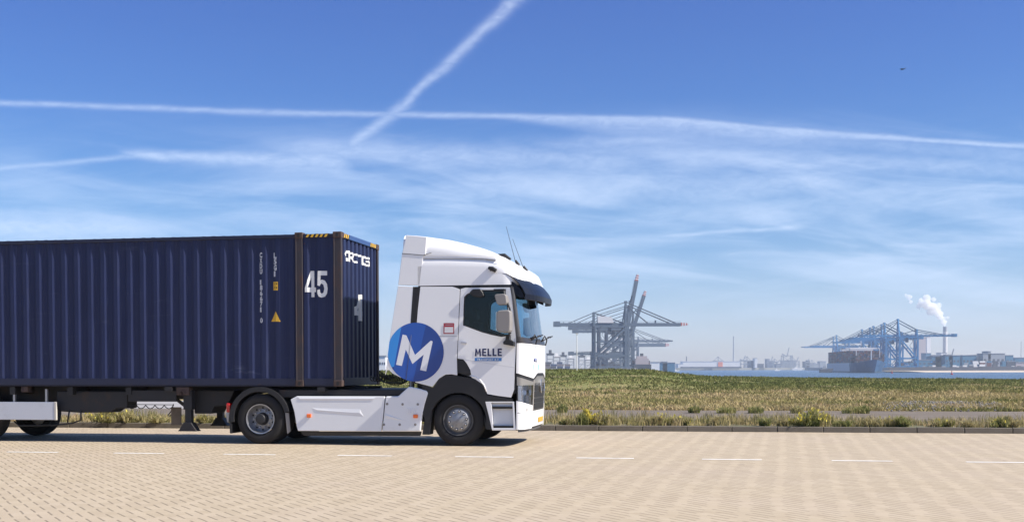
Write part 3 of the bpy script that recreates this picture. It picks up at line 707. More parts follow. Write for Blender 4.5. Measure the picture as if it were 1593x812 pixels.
def figure(shape, x0, x1, z0, z1, fn, m, cuts):
    flat_ = [p for l in shape for p in l]; tr = tessellate_polygon([[Vector((a, b, 0)) for a, b in l] for l in shape])
    decal(cont, 'number', [(x0 + (x1 - x0) * a, z0 + (z1 - z0) * b) for a, b in flat_], tr, fn, m, cuts)
for sh_, a_, b_2 in ((FOUR, 473.6, 490), (FIVE, 491.8, 508.5)):
    (xa, za), (xb, zb) = S(a_, 462), S(b_2, 421); figure(sh_, xa, xb, za, zb, on_side, mark_w, side_cuts)
def vert_text(body, px, ptop, pbot, wpx, m):
    n = len(body); xa, zt = S(px, ptop); xb, zb = S(px + wpx, pbot); hh = (zt - zb) / n
    for k, ch in enumerate(body):
        if ch == ' ': continue
        vs, fs = text_mesh(ch, hh * .84 / .70, .005)
        mx, Mx = min(v[0] for v in vs), max(v[0] for v in vs); mz = min(v[1] for v in vs)
        w = xb - xa; sc = w / max(Mx - mx, 1e-3) if ch not in '1' else .6 * w / max(Mx - mx, 1e-3)
        decal(cont, 'code_letter', [(xa + (v[0] - mx) * sc, zt - (k + 1) * hh + hh * .1 + v[1] - mz) for v in vs], fs, on_side, m, side_cuts)
code_w = mat('code_white', (.62, .64, .68), .6, dirt=(.25, .27, .34), dscale=14, dlo=.5, dhi=.75, damt=.5)
vert_text('CXDU 186671 0', 402.2, 393, 503, 5.6, code_w)
vert_text('L5G1', 424.2, 393, 431, 5.2, code_w)
def side_poly(pts, m, name='sticker'):
    p = SP(pts); return decal(cont, name, p, [tuple(range(len(p)))], on_side, m, side_cuts)
side_poly([(423.5, 438), (431.5, 438), (431.5, 451.5), (423.5, 451.5)], yellow)
side_poly([(428, 484), (435.5, 500), (420, 500)], yellow, 'warning_triangle')
for a, b in ((440, 443), (446, 449)):
    side_poly([(424.6, b - .4), (427, b - .4), (427, a), (424.6, a)], MATS['rusty_casting'], 'small_print'); side_poly([(428.2, b - .4), (430.6, b - .4), (430.6, a), (428.2, a)], MATS['rusty_casting'], 'small_print')
# end wall markings, laid on the folds: coordinate along y
ec = folds(.14, CW - .14, .25, (0, .11, .128, .232))[1:-1]
def on_end(y, z): return (-.03 - dep_end(y) + .003, y, z)
def end_text(body, y0, z0, hgt, xs, off, name, skew=0.0, spacing=1.0):
    vs, fs = text_mesh(body, hgt / .70, off, xs=xs, spacing=spacing); mx = min(v[0] for v in vs); mz = min(v[1] for v in vs)
    decal(cont, name, [(y0 + v[0] - mx + skew * (v[1] - mz), z0 + v[1] - mz) for v in vs], fs, on_end, mark_w, ec)
LET = {'R': ([(0, 0), (0, 1), (.75, 1), (.95, .85), (.95, .55), (.75, .42), (1, 0), (.72, 0), (.5, .38), (.27, .38), (.27, 0)], [(.27, .58), (.27, .80), (.65, .80), (.68, .70), (.65, .58)]),
       'C': ([(1, 1), (.25, 1), (0, .8), (0, .2), (.25, 0), (1, 0), (1, .22), (.35, .22), (.27, .3), (.27, .7), (.35, .78), (1, .78)],),
       'T': ([(0, 1), (1, 1), (1, .78), (.64, .78), (.64, 0), (.36, 0), (.36, .78), (0, .78)],), 'I': ([(0, 0), (0, 1), (1, 1), (1, 0)],),
       'S': ([(1, 1), (.2, 1), (0, .85), (0, .55), (.2, .42), (.7, .42), (.72, .22), (0, .22), (0, 0), (.8, 0), (1, .15), (1, .5), (.8, .62), (.3, .62), (.28, .78), (1, .78)],)}
yy = .63
for ch_ in 'RCTICS':
    w_ = .07 if ch_ == 'I' else .20
    figure(LET[ch_], yy, yy + w_, 3.50, 3.685, on_end, mark_w, ec); yy += w_ + .035
vs = [(.30, 3.60), (.55, 3.50), (.62, 3.50), (.62, 3.70), (.50, 3.70)]
decal(cont, 'company_lettering', [(.28, 3.62), (.40, 3.695), (.60, 3.695), (.60, 3.49), (.52, 3.49), (.52, 3.64), (.44, 3.64), (.40, 3.61), (.50, 3.55), (.50, 3.49), (.44, 3.50)], [tuple(range(11))], on_end, mark_w, ec)
figure(FOUR, .92, 1.44, 2.38, 2.90, on_end, mark_w, ec)

# ================================================================== SEMI-TRAILER
trl = empty('semi_trailer', P0, -TH)
tag(trl, 'black skeletal container semi-trailer with raised wheels and white side board', 'trailer')
def tp(px, py, yt=0.0):
    x, z = S(px, py, yt); return x, z
zf = lambda py, yt=.5: S(150, py, yt)[1]
for y in (.72, 1.64):
    mb = MB()
    xa, xb = -CL - .1, S(198, 600, y)[0]; x2 = S(276, 600, y)[0]; x3 = S(440, 600, y)[0]
    x4, x5 = S(90, 640, y)[0], S(118, 640, y)[0]
    pts = [(xa, .62), (x4, .60), (x5 + .3, .58), (S(172, 640, y)[0], .62), (S(180, 638, y)[0], .66), (xb, .66), (xb + .02, .83), (x2 + 1.1, .83), (x3 - .2, .99), (.25, .99), (.25, 1.088), (xa, 1.088)]
    mb.prism(pts, y, y + .14); mb.build('main_beam', frame_m, trl, bevel=.008)
for x in np.arange(-13.2, -3.2, 1.25):
    mb = MB(); mb.box(x, x + .12, .08, CW - .08, .93, 1.085); mb.build('cross_member', frame_m, trl, bevel=.006)
for x in (-.5, -3.6):
    mb = MB(); mb.box(x, x + .16, .02, CW - .02, 1.0, 1.088); mb.build('bolster', frame_m, trl, bevel=.006)
# dark sheet metal boxes between the beams, seen from the side as a solid dark mass
mb = MB(); x0, x1 = S(88, 620, .2)[0], S(198, 620, .2)[0]
mb.prism([(x0, .60), (x0 + .5, .57), (S(172, 640, .2)[0], .58), (S(181, 638, .2)[0], .66), (x1, .66), (x1, 1.0), (x0, 1.0)], .20, .60)
mb.build('tool_box', frame_m, trl, bevel=.02)
x0, x1 = S(200, 620, .12)[0], S(275, 620, .12)[0]
mb = MB(); mb.prism([(x0, .80), (x1, .80), (x1, 1.02), (x0, 1.02)], .10, .16); mb.build('side_panel', frame_m, trl, bevel=.01)
x0, x1 = S(300, 620, .3)[0], S(352, 620, .3)[0]
mb = MB(); mb.prism([(x0, .56), (x0 + .35, .56), (x0 + .42, .70), (x1, .72), (x1 + .15, 1.02), (x0, 1.02)], .35, 1.0); mb.build('battery_box', frame_m, trl, bevel=.02)
# white underrun board with its hangers
x0, z0 = S(-60, 652, .06); x1, z1 = S(84, 625, .06)
x0 = -9.2
mb = MB(); mb.box(x0, x1, .06, .085, z0, z1); bd = mb.build('side_board', board_m, trl, bevel=.01)
mb = MB(); mb.box(x1, x1 + .055, .055, .09, z0 - .005, z1 + .005); mb.build('board_end', mat('board_trim', (.55, .52, .46), .5), trl, bevel=.01)
for px in (22, 72):
    xx = S(px, 620, .1)[0]; mb = MB(); mb.beam((xx, .12, z0), (xx, .12, 1.04), .045, .045); mb.build('board_bracket', steel, trl)
xx = S(38, 610, .1)[0]
mb = MB(); mb.box(xx - .05, xx + .1, .06, .2, .98, 1.09); mb.build('twist_lock', castm, trl, bevel=.01)
xx = S(286, 610, .1)[0]
mb = MB(); mb.box(xx - .13, xx + .13, .04, .22, .93, 1.085); mb.rev([(-.02, .04), (0, .04), (0, 0)], (xx, .04, .96), 12); mb.build('twist_lock', castm, trl, bevel=.01)
# landing legs
def landing_leg(y, pxc, pyb):
    x, zb = S(pxc, pyb, y)
    mb = MB(); mb.box(x - .09, x + .09, y, y + .16, zb + .42, 1.02); lg = mb.build('landing_leg', frame_m, trl, bevel=.01)
    mb = MB(); mb.box(x - .065, x + .065, y + .02, y + .14, zb + .12, zb + .45)
    mb.prism([(x - .20, zb), (x + .20, zb), (x + .17, zb + .03), (x + .075, zb + .17), (x - .075, zb + .17), (x - .17, zb + .03)], y - .02, y + .18)
    mb.build('foot', frame_m, lg, bevel=.008)
    mb = MB(); mb.beam((x, y + .1, zb + .42), (x - .6, y + .3, 1.0), .05); mb.build('brace', frame_m, lg)
landing_leg(.10, 292, 670.5); landing_leg(CW - .25, 341, 662)
x, z = S(266, 633, .3); x1, z1 = S(282, 661, .3)
mb = MB(); mb.box(x, x1, .30, .32, z1, z); mb.build('mud_flap', brown, trl, bevel=.004)
# looped air line under the frame
xa, za = S(198, 629.5, .4); xb, zb = S(270, 629.5, .4); pts = []
for i in range(81):
    t = i / 80; pts.append((xa + (xb - xa) * t, .4, za - .072 * abs(math.sin(t * math.pi * 5)) ** .8))
mb = MB(); mb.tube(pts, .009, 6); mb.tube([(xa, .4, za + .01), (xb, .4, za + .005)], .007, 6)
mb.tube([(xb, .4, za + .02), (xb - .05, .4, za - .12), (xb - .12, .4, za - .2), (xb - .08, .4, za - .22), (xb + .02, .4, za - .12)], .01, 6)
mb.build('air_hose', black, trl, smooth=True)
x, z = S(112, 650, .15)
mb = MB(); mb.tube([(S(126, 645, .15)[0], .15, .62), (S(126, 650, .15)[0], .15, S(126, 653, .15)[1]), (x, .15, S(100, 658, .15)[1]), (S(85, 650, .15)[0], .15, S(85, 661, .15)[1]), (S(30, 660, .15)[0], .15, S(30, 662, .15)[1]), (S(22, 656, .15)[0], .15, S(22, 655, .15)[1])], .016, 8)
mb.tube([(S(108, 645, .15)[0], .15, .62), (S(105, 650, .15)[0], .15, S(105, 657, .15)[1])], .016, 8)
mb.build('guard_rail_tube', black, trl, smooth=True)

def tyre_mesh(mb, c, r, w, side=-1):
    """outer face at c.y, tyre extending away; profile from the bead out over the tread"""
    h = r - .292
    pr = [(.03, .285), (.012, .295), (-.004, .32), (-.006, .32 + h * .45), (.010, r - .035), (.028, r - .010), (.045, r)]
    for g in range(4):
        a = .045 + (w - .09) * (g + 1) / 5 - .006
        pr += [(a, r), (a, r - .012), (a + .012, r - .012), (a + .012, r)]
    pr += [(w - .045, r), (w - .028, r - .010), (w - .010, r - .035), (w + .006, .32 + h * .45), (w + .004, .32), (w - .012, .295), (w - .03, .285)]
    mb.rev(pr, c, 56)
def wheel(parent, x, y, z, r, kind, w=.30, flip=False):
    t = MB(); tyre_mesh(t, (0, 0, 0), r, w)
    root = t.build('wheel', rubber, parent, smooth='auto'); root.location = (x, y, z)
    if flip: root.rotation_euler.z = math.pi
    m = MB()
    if kind == 'steer':
        m.rev([(.0, .287), (-.006, .285), (-.004, .272), (.02, .262), (.05, .25), (.055, .225), (.04, .215)], (0, 0, 0), 48)
        m.build('rim', mat('rim_dark', (.10, .10, .105), .5, metal=.4), root, smooth='auto')
        m = MB(); m.rev([(.05, .235), (.012, .205), (-.004, .19), (-.014, .16), (-.012, .11), (-.020, .095), (-.022, 0.0)], (0, 0, 0), 48)
        cv = m.build('hub_cover', silver, root, smooth='auto')
        for k in range(10):
            a = 2 * math.pi * k / 10 + .16; cx, cz = .166 * math.cos(a), .166 * math.sin(a)
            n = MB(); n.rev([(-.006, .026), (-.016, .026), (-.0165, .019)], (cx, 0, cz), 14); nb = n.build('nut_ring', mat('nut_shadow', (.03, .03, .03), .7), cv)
            n = MB(); n.rev([(-.006, .017), (-.040, .015), (-.044, .010), (-.044, 0)], (cx, 0, cz), 8); n.build('wheel_nut', chrome, cv)
    else:
        m.rev([(.0, .287), (-.010, .285), (-.008, .270), (.02, .262), (.13, .250), (.15, .235), (.155, .12)], (0, 0, 0), 48)
        m.build('rim', steel, root, smooth='auto')
        d = MB(); d.rev([(.150, .24), (.135, .20), (.12, .16), (.118, .10)], (0, 0, 0), 40); dk = d.build('rim_disc', silver, root, smooth='auto')
        for k in range(10):
            a = 2 * math.pi * k / 10; cx, cz = .168 * math.cos(a), .168 * math.sin(a)
            n = MB(); n.rev([(.122, .018), (.085, .014), (.08, 0)], (cx, 0, cz), 8); n.build('wheel_nut', steel, dk)
            n = MB(); a += .31; cx, cz = .208 * math.cos(a), .208 * math.sin(a); n.rev([(.128, .020), (.1275, 0)], (cx, 0, cz), 10); n.build('hand_hole', black, dk)
        m = MB(); m.rev([(.14, .128), (.02, .105), (-.012, .088), (-.018, .05), (-.018, 0)], (0, 0, 0), 32); m.build('hub', mat('hub_black', (.02, .02, .022), .5), root, smooth='auto')
    return root
xw, _ = S(60, 640, CW - .28)
for k, zz in ((0, .475), (1, .475), (2, .475)):
    wheel(trl, xw - k * 1.31, .12, zz, .475, 'drive', .36); wheel(trl, xw - k * 1.31, CW - .12, zz, .475, 'drive', .36, True)
    mb = MB(); mb.tube([(xw - k * 1.31, .3, zz), (xw - k * 1.31, CW - .3, zz)], .07, 12); mb.build('axle', frame_m, trl)

# ================================================================== TRACTOR UNIT
W = 2.48
trk = empty('truck', P0, -TH)
tag(trk, 'white cab-over tractor unit with a blue M disc on its side, coupled to the trailer', 'truck')
# --- plan and profile of the cab nose. keyed by height
def zk(px, py, yt=0.0): return S(px, py, yt)[1]
Z_ROOF0 = zk(700, 445)
XA = [(zk(795, 668), S(806, 668)[0] - .03), (zk(803, 585), S(803, 585)[0]), (zk(803.5, 527), S(804, 527)[0]), (zk(794, 445), S(794.5, 445)[0]), (4.2, S(794.5, 445)[0] - .15)]
XF = [(zk(849, 668, 2.0), S(846, 668, 2.0)[0]), (zk(849, 650, 2.2), S(849.5, 650, 2.2)[0]), (zk(850.5, 585, 2.2), S(850.5, 585, 2.2)[0] + .02), (zk(850, 538, 2.2), S(850.5, 538, 2.2)[0] + .02), (zk(846, 525, 2.2), S(845, 525, 2.2)[0] + .04), (zk(836, 467, 2.2), S(836, 467, 2.2)[0] + .05), (zk(830, 445, 2.2), S(828, 440, 2.2)[0] + .05), (4.2, S(800, 400, 1.2)[0])]
XA.sort(); XF.sort()
def nose(t, z, off=0.0, p=2.7):
    """t -1 (near side) .. 1 (far side); returns the surface point"""
    phi = t * math.pi / 2; xa, xf = lerp_tab(z, XA), lerp_tab(z, XF)
    cs, sn = abs(math.cos(phi)), abs(math.sin(phi))
    y = W / 2 * (1 + math.copysign(sn ** (2 / p), phi)); x = xa + (xf - xa) * cs ** (2 / p)
    # outward normal (numeric)
    if off:
        e = .004; a, b = nose(max(-1, t - e), z), nose(min(1, t + e), z); tx, ty = b[0] - a[0], b[1] - a[1]; l = math.hypot(tx, ty) or 1
        x += ty / l * off; y += -tx / l * off
    return (x, y, z)
def nose_patch(name, t0, t1, z0, z1, m, off=0.0, thick=.02, nu=24, nv=6, parent=trk, smooth=True, label=None):
    f0 = z0 if callable(z0) else (lambda t: z0); f1 = z1 if callable(z1) else (lambda t: z1)
    mb = MB()
    def pt(o): return lambda i, j: nose(t0 + (t1 - t0) * i, f0(t0 + (t1 - t0) * i) + (f1(t0 + (t1 - t0) * i) - f0(t0 + (t1 - t0) * i)) * j, o)
    mb.grid(pt(off), nu, nv)
    if thick:
        n0 = len(mb.v); mb.grid(pt(off - thick), nu, nv, flip=True)
        idx = lambda i, j: i * (nv + 1) + j
        for i in range(nu):
            for j in (0, nv):
                a, b = idx(i, j), idx(i + 1, j); mb.f.append((a, b, b + n0, a + n0)); mb.m.append(0)
        for j in range(nv):
            for i in (0, nu):
                a, b = idx(i, j), idx(i, j + 1); mb.f.append((a, b, b + n0, a + n0)); mb.m.append(0)
    o = mb.build(name, m, parent, smooth=False, recalc=True)
    if smooth:
        o.data.polygons.foreach_set('use_smooth', [True] * len(o.data.polygons)); md = o.modifiers.new('e', 'EDGE_SPLIT'); md.split_angle = R(40)
    if label: o['label'] = label
    return o
# key heights
zWT = zk(797, 449); zWB = zk(804, 524); zFP1 = zk(804, 531); zFP0 = zk(801, 582); zH1 = zk(805, 597); zH0 = zk(805, 626); zB0 = zk(803, 668)
nose_patch('windscreen', -.86, .86, lambda t: zWB - .03 + .0 * t, zWT + .02, glass_w, off=-.010, thick=0, nu=30, nv=8)
nose_patch('pillar', -1.0, -.84, zWB - .06, zWT + .04, dkgrey, off=.002, nu=8)
nose_patch('pillar', .84, 1.0, zWB - .06, zWT + .04, dkgrey, off=.002, nu=8)
nose_patch('windscreen_cowl', -1.0, 1.0, lambda t: zFP1 - .02 - .02 * math.cos(t * 1.4), lambda t: zWB + .012 - .035 * math.cos(t * 1.5), mat('cowl', (.035, .03, .028), .35), off=.006, nu=40)
def low_edge(t):
    a = abs(t); return zFP0 + .02 - (.10 * (1 - a) / .70 if a > .30 else .10 * max(0, (a - .12)) / .18)
nose_patch('front_panel', -1.0, 1.0, low_edge, lambda t: zFP1 - .025 - .02 * math.cos(t * 1.4), white, off=.004, nu=40)
nose_patch('front_core', -1.0, 1.0, zB0 + .06, zFP0 + .06, black, off=-.035, nu=30)
nose_patch('dark_band', -1.0, 1.0, lambda t: low_edge(t) - .060, lambda t: low_edge(t) - .004, black, off=-.004, nu=40, nv=2)
nose_patch('grille_surround', -.285, .285, lambda t: zH0 - .16, lambda t: low_edge(t) - .05, mat('grille_grey', (.055, .054, .056), .45, metal=.2), off=-.008, nu=24)
nose_patch('grille_frame', -.285, -.245, lambda t: zH0 - .16, lambda t: low_edge(t) - .05, MATS['grey_plastic'], off=.002, nu=4)
nose_patch('grille_frame', .245, .285, lambda t: zH0 - .16, lambda t: low_edge(t) - .05, MATS['grey_plastic'], off=.002, nu=4)
nose_patch('grille_top', -.245, .245, zFP0 - .17, lambda t: low_edge(t) - .06, mat('grille_top', (.20, .195, .19), .4, metal=.3), off=.004, nu=20, nv=3)
for a, b in ((.04, .20), (.24, .36), (.42, .60), (.64, .80)):
    zz0, zz1 = zH0 - .15, zFP0 - .10
    nose_patch('grille_slat', -.23, .23, zz0 + (zz1 - zz0) * a, zz0 + (zz1 - zz0) * b, mat('slat_black', (.007, .007, .008), .5), off=.006, nu=20, nv=1)
for sgn in (-1, 1):
    t0, t1 = sorted((sgn * .99, sgn * .29))
    nose_patch('lamp_trim', t0, t1, zH1 - .03, lambda t: low_edge(t) - .062, mat('trim_grey', (.26, .25, .24), .35, metal=.4), off=.0, nu=10)
    nose_patch('bumper_corner', *sorted((sgn * 1.0, sgn * .30)), zB0, lambda t: zH0 + .035 - .10 * (1 - abs(t)) / .7, white, off=.004, nu=16)
    hl = nose_patch('headlight', *sorted((sgn * .96, sgn * .31)), lambda t: zH0 + .045 - .10 * (1 - abs(t)) / .7, zH1 - .035, mat('lamp_bowl', (.55, .60, .68), .25, metal=.7), off=-.03, nu=14)
    nose_patch('lens', *sorted((sgn * .965, sgn * .305)), lambda t: zH0 + .040 - .10 * (1 - abs(t)) / .7, zH1 - .022, lens_m, off=.008, thick=0, nu=14, parent=hl)
    nose_patch('lamp_blade', *sorted((sgn * .93, sgn * .80)), zH0 + .05, zH1 - .05, mat('lamp_white', (.80, .83, .88), .2), off=-.016, nu=4, parent=hl)
    for k, tt in enumerate((.70, .56, .42)):
        mb = MB(); c = Vector(nose(sgn * tt, (zH0 + zH1) / 2 + .01 - .0 * k, -.012)); nn = Vector(nose(sgn * tt, c.z, .05)) - c
        mb.tube([c - nn * .2, c + nn * .05, c + nn * .25], [.055, .060, .052], 16); mb.build('lamp_unit', [mat('lamp_glow', (.80, .86, .95), .15, metal=.3), chrome][k % 2], hl, smooth='auto')
    nose_patch('seam', *sorted((sgn * .975, sgn * .80)), (zB0 + zH0) / 2 + .055, (zB0 + zH0) / 2 + .063, dkgrey, off=.0055, thick=0, nu=8, nv=1)
    mb = MB(); c = nose(sgn * .87, zH0 - .12, .007)
    nose_patch('fog_lamp', *sorted((sgn * .62, sgn * .54)), zH0 - .17, zH0 - .10, mat('lamp_ring', (.5, .5, .5), .3, metal=.4), off=.007, thick=.003, nu=4, nv=2)
nose_patch('bumper', -.293, .293, zB0 + .03, zH0 - .17, white, off=.002, nu=30)
nose_patch('bumper_lip', -.95, .95, zB0 - .05, zB0 + .02, dkgrey, off=-.05, nu=30)
nose_patch('number_plate', -.02, .20, zB0 + .09, zB0 + .18, plate_y, off=.012, thick=.006, nu=6, nv=1)
# lozenge emblem in the middle of the grille
mb = MB(); zc = (zH0 + zFP0) / 2 + .03; xf = nose(0, zc, .02)[0]
for (a, b) in (((0, .13), (.075, 0)), ((.075, 0), (0, -.13)), ((0, -.13), (-.075, 0)), ((-.075, 0), (0, .13))):
    mb.beam((xf, W / 2 + a[0], zc + a[1]), (xf, W / 2 + b[0], zc + b[1]), .03, .03)
mb.build('emblem', chrome, trk, bevel=.005)
# front panel decals: small M disc sign, word and pale blue label
def nose_decal(name, vs, fs, t0, z0, m):
    sc = 1.0
    bm = bmesh.new(); vv = [bm.verts.new((x, y, 0)) for x, y in vs]
    for f in fs: bm.faces.new([vv[i] for i in f])
    for v in bm.verts: v.co = Vector(nose(t0 + v.co.x, z0 + v.co.y, .0065))
    me = bpy.data.meshes.new(name); bm.to_mesh(me); bm.free(); me.materials.append(m); ob = bpy.data.objects.new(name, me); COL.objects.link(ob); ob.parent = trk
def centred(vs):
    mx = sum((min(v[i] for v in vs) + max(v[i] for v in vs)) / 2 * (1 if i == 0 else 0) for i in (0, 1)); my = (min(v[1] for v in vs) + max(v[1] for v in vs)) / 2
    return [(v[0] - mx, v[1] - my) for v in vs]
vs, fs = text_mesh('M', .22, .012); vs = [(x * .75, y) for x, y in centred(vs)]
circ = [(.11 * math.cos(a) * .75, .14 * math.sin(a)) for a in np.linspace(0, 2 * math.pi, 33)[:-1]]
nose_decal('logo_disc', circ, [tuple(range(32))], -.22, zk(820, 548), mat('pale_logo', (.42, .45, .75), .4))
nose_decal('logo_letter', [(x, y) for x, y in vs], fs, -.22, zk(820, 548) , mark_w)
vs, fs = text_mesh('MELLE', .085, .003); vs = [(x * .75, y) for x, y in centred(vs)]; nose_decal('company_name', vs, fs, -.22, zk(820, 560), navy)
nose_decal('web_label', [(-.14, -.05), (.14, -.05), (.14, .05), (-.14, .05)], [(0, 1, 2, 3)], -.20, zk(820, 571), mat('sky_label', (.10, .42, .72), .4))

# --- side walls
seam = .006
door_out = [(716.5, 449.5), (724, 447.5), (793.5, 447), (797, 468), (803, 527), (802.5, 540), (800.3, 585), (799.5, 606), (795, 618), (775, 615.5), (758, 612.5), (755, 604), (750, 597), (740, 590), (733.5, 587), (733, 583.5), (731.6, 575), (726, 565), (721, 559), (711.8, 557.5), (713.3, 520)]
win = [(721.9, 462), (726, 457.5), (731.4, 455), (735.7, 451), (768, 450.8), (786, 450.6), (789, 470), (793.5, 500), (795.5, 518), (792, 522), (786.5, 523), (779.7, 524), (765, 521), (750, 517), (735, 511.5), (720.3, 506), (721, 480)]
sleeper = [(653.8, 446), (703, 446), (709, 447.5), (715.2, 450), (712.3, 520), (710.6, 557.5), (711.2, 583.5), (702, 582), (693, 582.5), (683, 588.5), (676, 597.5), (672.5, 601.5), (661, 598.5), (645.8, 594.5), (643.8, 570), (646.5, 522), (650, 480)]
defl = [(619.2, 444.5), (652.5, 446), (648.6, 480), (645.2, 520), (640, 560), (636.5, 590), (622, 586.5), (611, 581), (602.8, 573), (599.0, 583.5), (603.3, 553), (608.2, 513), (613.4, 480)]
rear_def = [(632, 365.8), (650, 367.2), (664, 368.8), (662, 396.2), (658.7, 397.5), (656, 420), (653, 444.2), (619.2, 443), (625.2, 395)]
for side in (0, 1):
    y0, y1 = (0.0, .035) if side == 0 else (W, W - .035)
    hy0, hy1 = (.036, .07) if side == 0 else (W - .036, W - .07)
    dr = MB(); dr.prism(SP(door_out), y0, y1, holes=[SP(win)]); door = dr.build('door', white, trk, bevel=.005)
    ctr = SP([(757, 487)])[0]; wz = SP(win)
    ins = [(ctr[0] + (x - ctr[0]) * 1.03, ctr[1] + (z - ctr[1]) * 1.05) for x, z in wz]
    wf = [(ctr[0] + (x - ctr[0]) * .96, ctr[1] + (z - ctr[1]) * .94) for x, z in wz]
    g = MB(); g.prism(ins, y0 + (.018 if side == 0 else -.018), y0 + (.021 if side == 0 else -.021)); g.build('door_window', glass, door)
    g = MB(); g.prism(wz, y0 + (.004 if side == 0 else -.004), y1, holes=[wf]); g.build('window_seal', black, door)
    # lit lower cheek of the door: pressed crease
    sl = MB(); sl.prism(SP(sleeper), y0, y1); sl.build('sleeper_panel', white, trk, bevel=.005)
    df = MB(); df.prism(SP(defl), y0 - (.004 if side == 0 else -.004), y1); df.build('side_deflector', white, trk, bevel=.008)
    # dark backing behind the seams
    bk = [(650, 443), (797, 444), (806, 528), (802, 612), (756, 612), (736, 588), (712, 580), (692, 580), (672, 600), (640, 596), (645, 520)]
    c2 = MB(); c2.prism(SP(bk), hy0, hy1, holes=[ins]); c2.build('inner_wall', black, trk)
    # belt band on top of the doors
    bd = MB(); p = SP([(653.5, 443.2), (703, 443.2), (716, 446.5), (797, 444.3), (798, 447.3), (716, 449.6), (703, 446.2), (653, 446.2)]); bd.prism(p, y0 + (.002 if side == 0 else -.002), y1); bd.build('roof_gutter', black, trk)
    # vertical air slot
    vt = MB(); p = SP([(642.6, 446), (653.2, 446), (648.5, 485), (645.6, 521), (637.6, 521), (639.5, 490)]); vt.prism(p, y0 - (.006 if side == 0 else -.006), y1); vt.build('air_slot', black, trk, bevel=.004)
    # black lower grab corner by the door
    gb = MB(); p = SP([(712.2, 559), (720.5, 560.5), (725, 566), (730.7, 575.5), (732.2, 582.6), (720, 580.5), (712.3, 579.5)]); gb.prism(p, y0 + (.006 if side == 0 else -.006), y1); gb.build('door_step_recess', black, trk, bevel=.004)
    # wheel arch cover
    outer = [(656.5, 597.5), (661, 599.5), (672.5, 603), (677, 598), (684, 589), (693, 583.5), (703, 583.2), (716, 585.3), (733, 588.2), (741, 591.5), (750, 598.5), (754.5, 606), (757, 614), (775, 616.8), (797, 620), (797, 624.2), (760, 624.2), (764, 640), (768, 668), (757, 668), (754, 655)]
    xw_, zw_ = S(712.6, 655.7, 0.0); rr = .535
    inner = [(xw_ + rr * math.cos(a), zw_ + rr * math.sin(a)) for a in np.linspace(R(-12), R(168), 22)]
    arch = SP(outer) + inner + [(xw_ - .56, zw_ - .02), (xw_ - .62, zw_ - .02), (S(657, 640)[0], S(657, 640)[1])]
    ar = MB(); ar.prism(arch, y0 + (.004 if side == 0 else -.004), (y0 + .10 if side == 0 else y0 - .10)); ar.build('wheel_arch', black, trk, bevel=.006)
    # steps
    st = MB(); ya, yb = (0.0, .03) if side == 0 else (W, W - .03)
    so = SP([(754.8, 624.5), (799.5, 624.5), (802.5, 668.8), (765.5, 669.2), (760, 645)]); si = SP([(764, 626.2), (797, 626.2), (798.8, 665.5), (767.2, 665.5), (765.5, 640)])
    st.prism(so, ya, ya + (.05 if side == 0 else -.05), holes=[si]); stp = st.build('step_unit', white, trk, bevel=.006)
    bx = MB(); bx.prism(si, ya + (.055 if side == 0 else -.055), ya + (.065 if side == 0 else -.065)); bx.build('step_back', mat('step_grey', (.62, .64, .67), .5), stp)
    for (pa, pb) in ((632.0, 635.5), (662, 666)):
        tr = MB(); xa_, za_ = S(766, pb); xb_, zb_ = S(798, pa)
        tr.box(xa_, xb_, *sorted((ya + (.004 if side == 0 else -.004), ya + (.054 if side == 0 else -.054))), za_, zb_); tr.build('step_tread', black, stp, bevel=.004)

# roof shell: rounded sections stacked along x
roof_top = [(656, 392), (665, 391.8), (700, 391.5), (758, 393.5), (776, 397), (786, 401), (798, 408), (808, 414), (816, 420), (823, 430), (826, 440)]
def section(mb, x, ztop, zbase, r, ins, n=7):
    o = len(mb.v); pts = []
    r = min(r, (ztop - zbase) * .98)
    for k in range(n + 1):
        a = math.pi / 2 * k / n; pts.append((ins + r - r * math.cos(a), ztop - r + r * math.sin(a)))
    pts = [(ins, zbase)] + pts
    pts += [(W - y, z) for y, z in reversed(pts)]
    mb.v += [(x, y, z) for y, z in pts]; return len(pts)
def loft(name, stations, m, parent=trk, cap=True, **kw):
    mb = MB(); n = 0
    for st in stations: n = section(mb, *st)
    for i in range(len(stations) - 1):
        for k in range(n - 1):
            a = i * n + k; mb.f.append((a, a + 1, a + n + 1, a + n)); mb.m.append(0)
    if cap:
        mb.f.append(tuple(range(n))); mb.m.append(0); mb.f.append(tuple((len(stations) - 1) * n + k for k in reversed(range(n)))); mb.m.append(0)
    o = mb.build(name, m, parent, recalc=True); o.data.polygons.foreach_set('use_smooth', [True] * len(o.data.polygons))
    md = o.modifiers.new('e', 'EDGE_SPLIT'); md.split_angle = R(38); return o
sts = []
xroof1 = S(826, 440, .9)[0]
zb = Z_ROOF0 + .012
for (px, py) in roof_top:
    x, z = S(px, py, .30); 
    x_s = S(798, 440)[0]
    ins = 0.0
    if x > x_s - .1:
        q = min(1, (x - x_s + .1) / (xroof1 - x_s + .14)); ins = .62 * (1 - math.sqrt(max(0, 1 - q * q)))
    sts.append((x, z, zb, .30, ins))
loft('cab_roof', sts, white)
# upper spoiler, rising to the back
sts = []
for px, py, pb in [(664.5, 368.6, 394), (700, 373.6, 394), (722, 378.4, 394), (745, 384.8, 394.2), (758, 389, 394.6), (770, 393.6, 396), (776, 396.4, 397)]:
    x, z = S(px, py, .30); zb_ = S(px, pb, .30)[1] - .12; sts.append((x, z, zb_, .28, .015 + .0 * x))
loft('roof_spoiler', sts, white)
mb = MB(); p = SP([(659, 397.6), (664, 395.5), (672, 394.0), (700, 393.4), (758, 395.2), (758, 394.2), (700, 392.3), (671, 392.9), (663, 394.5), (657, 396.8)], .0)
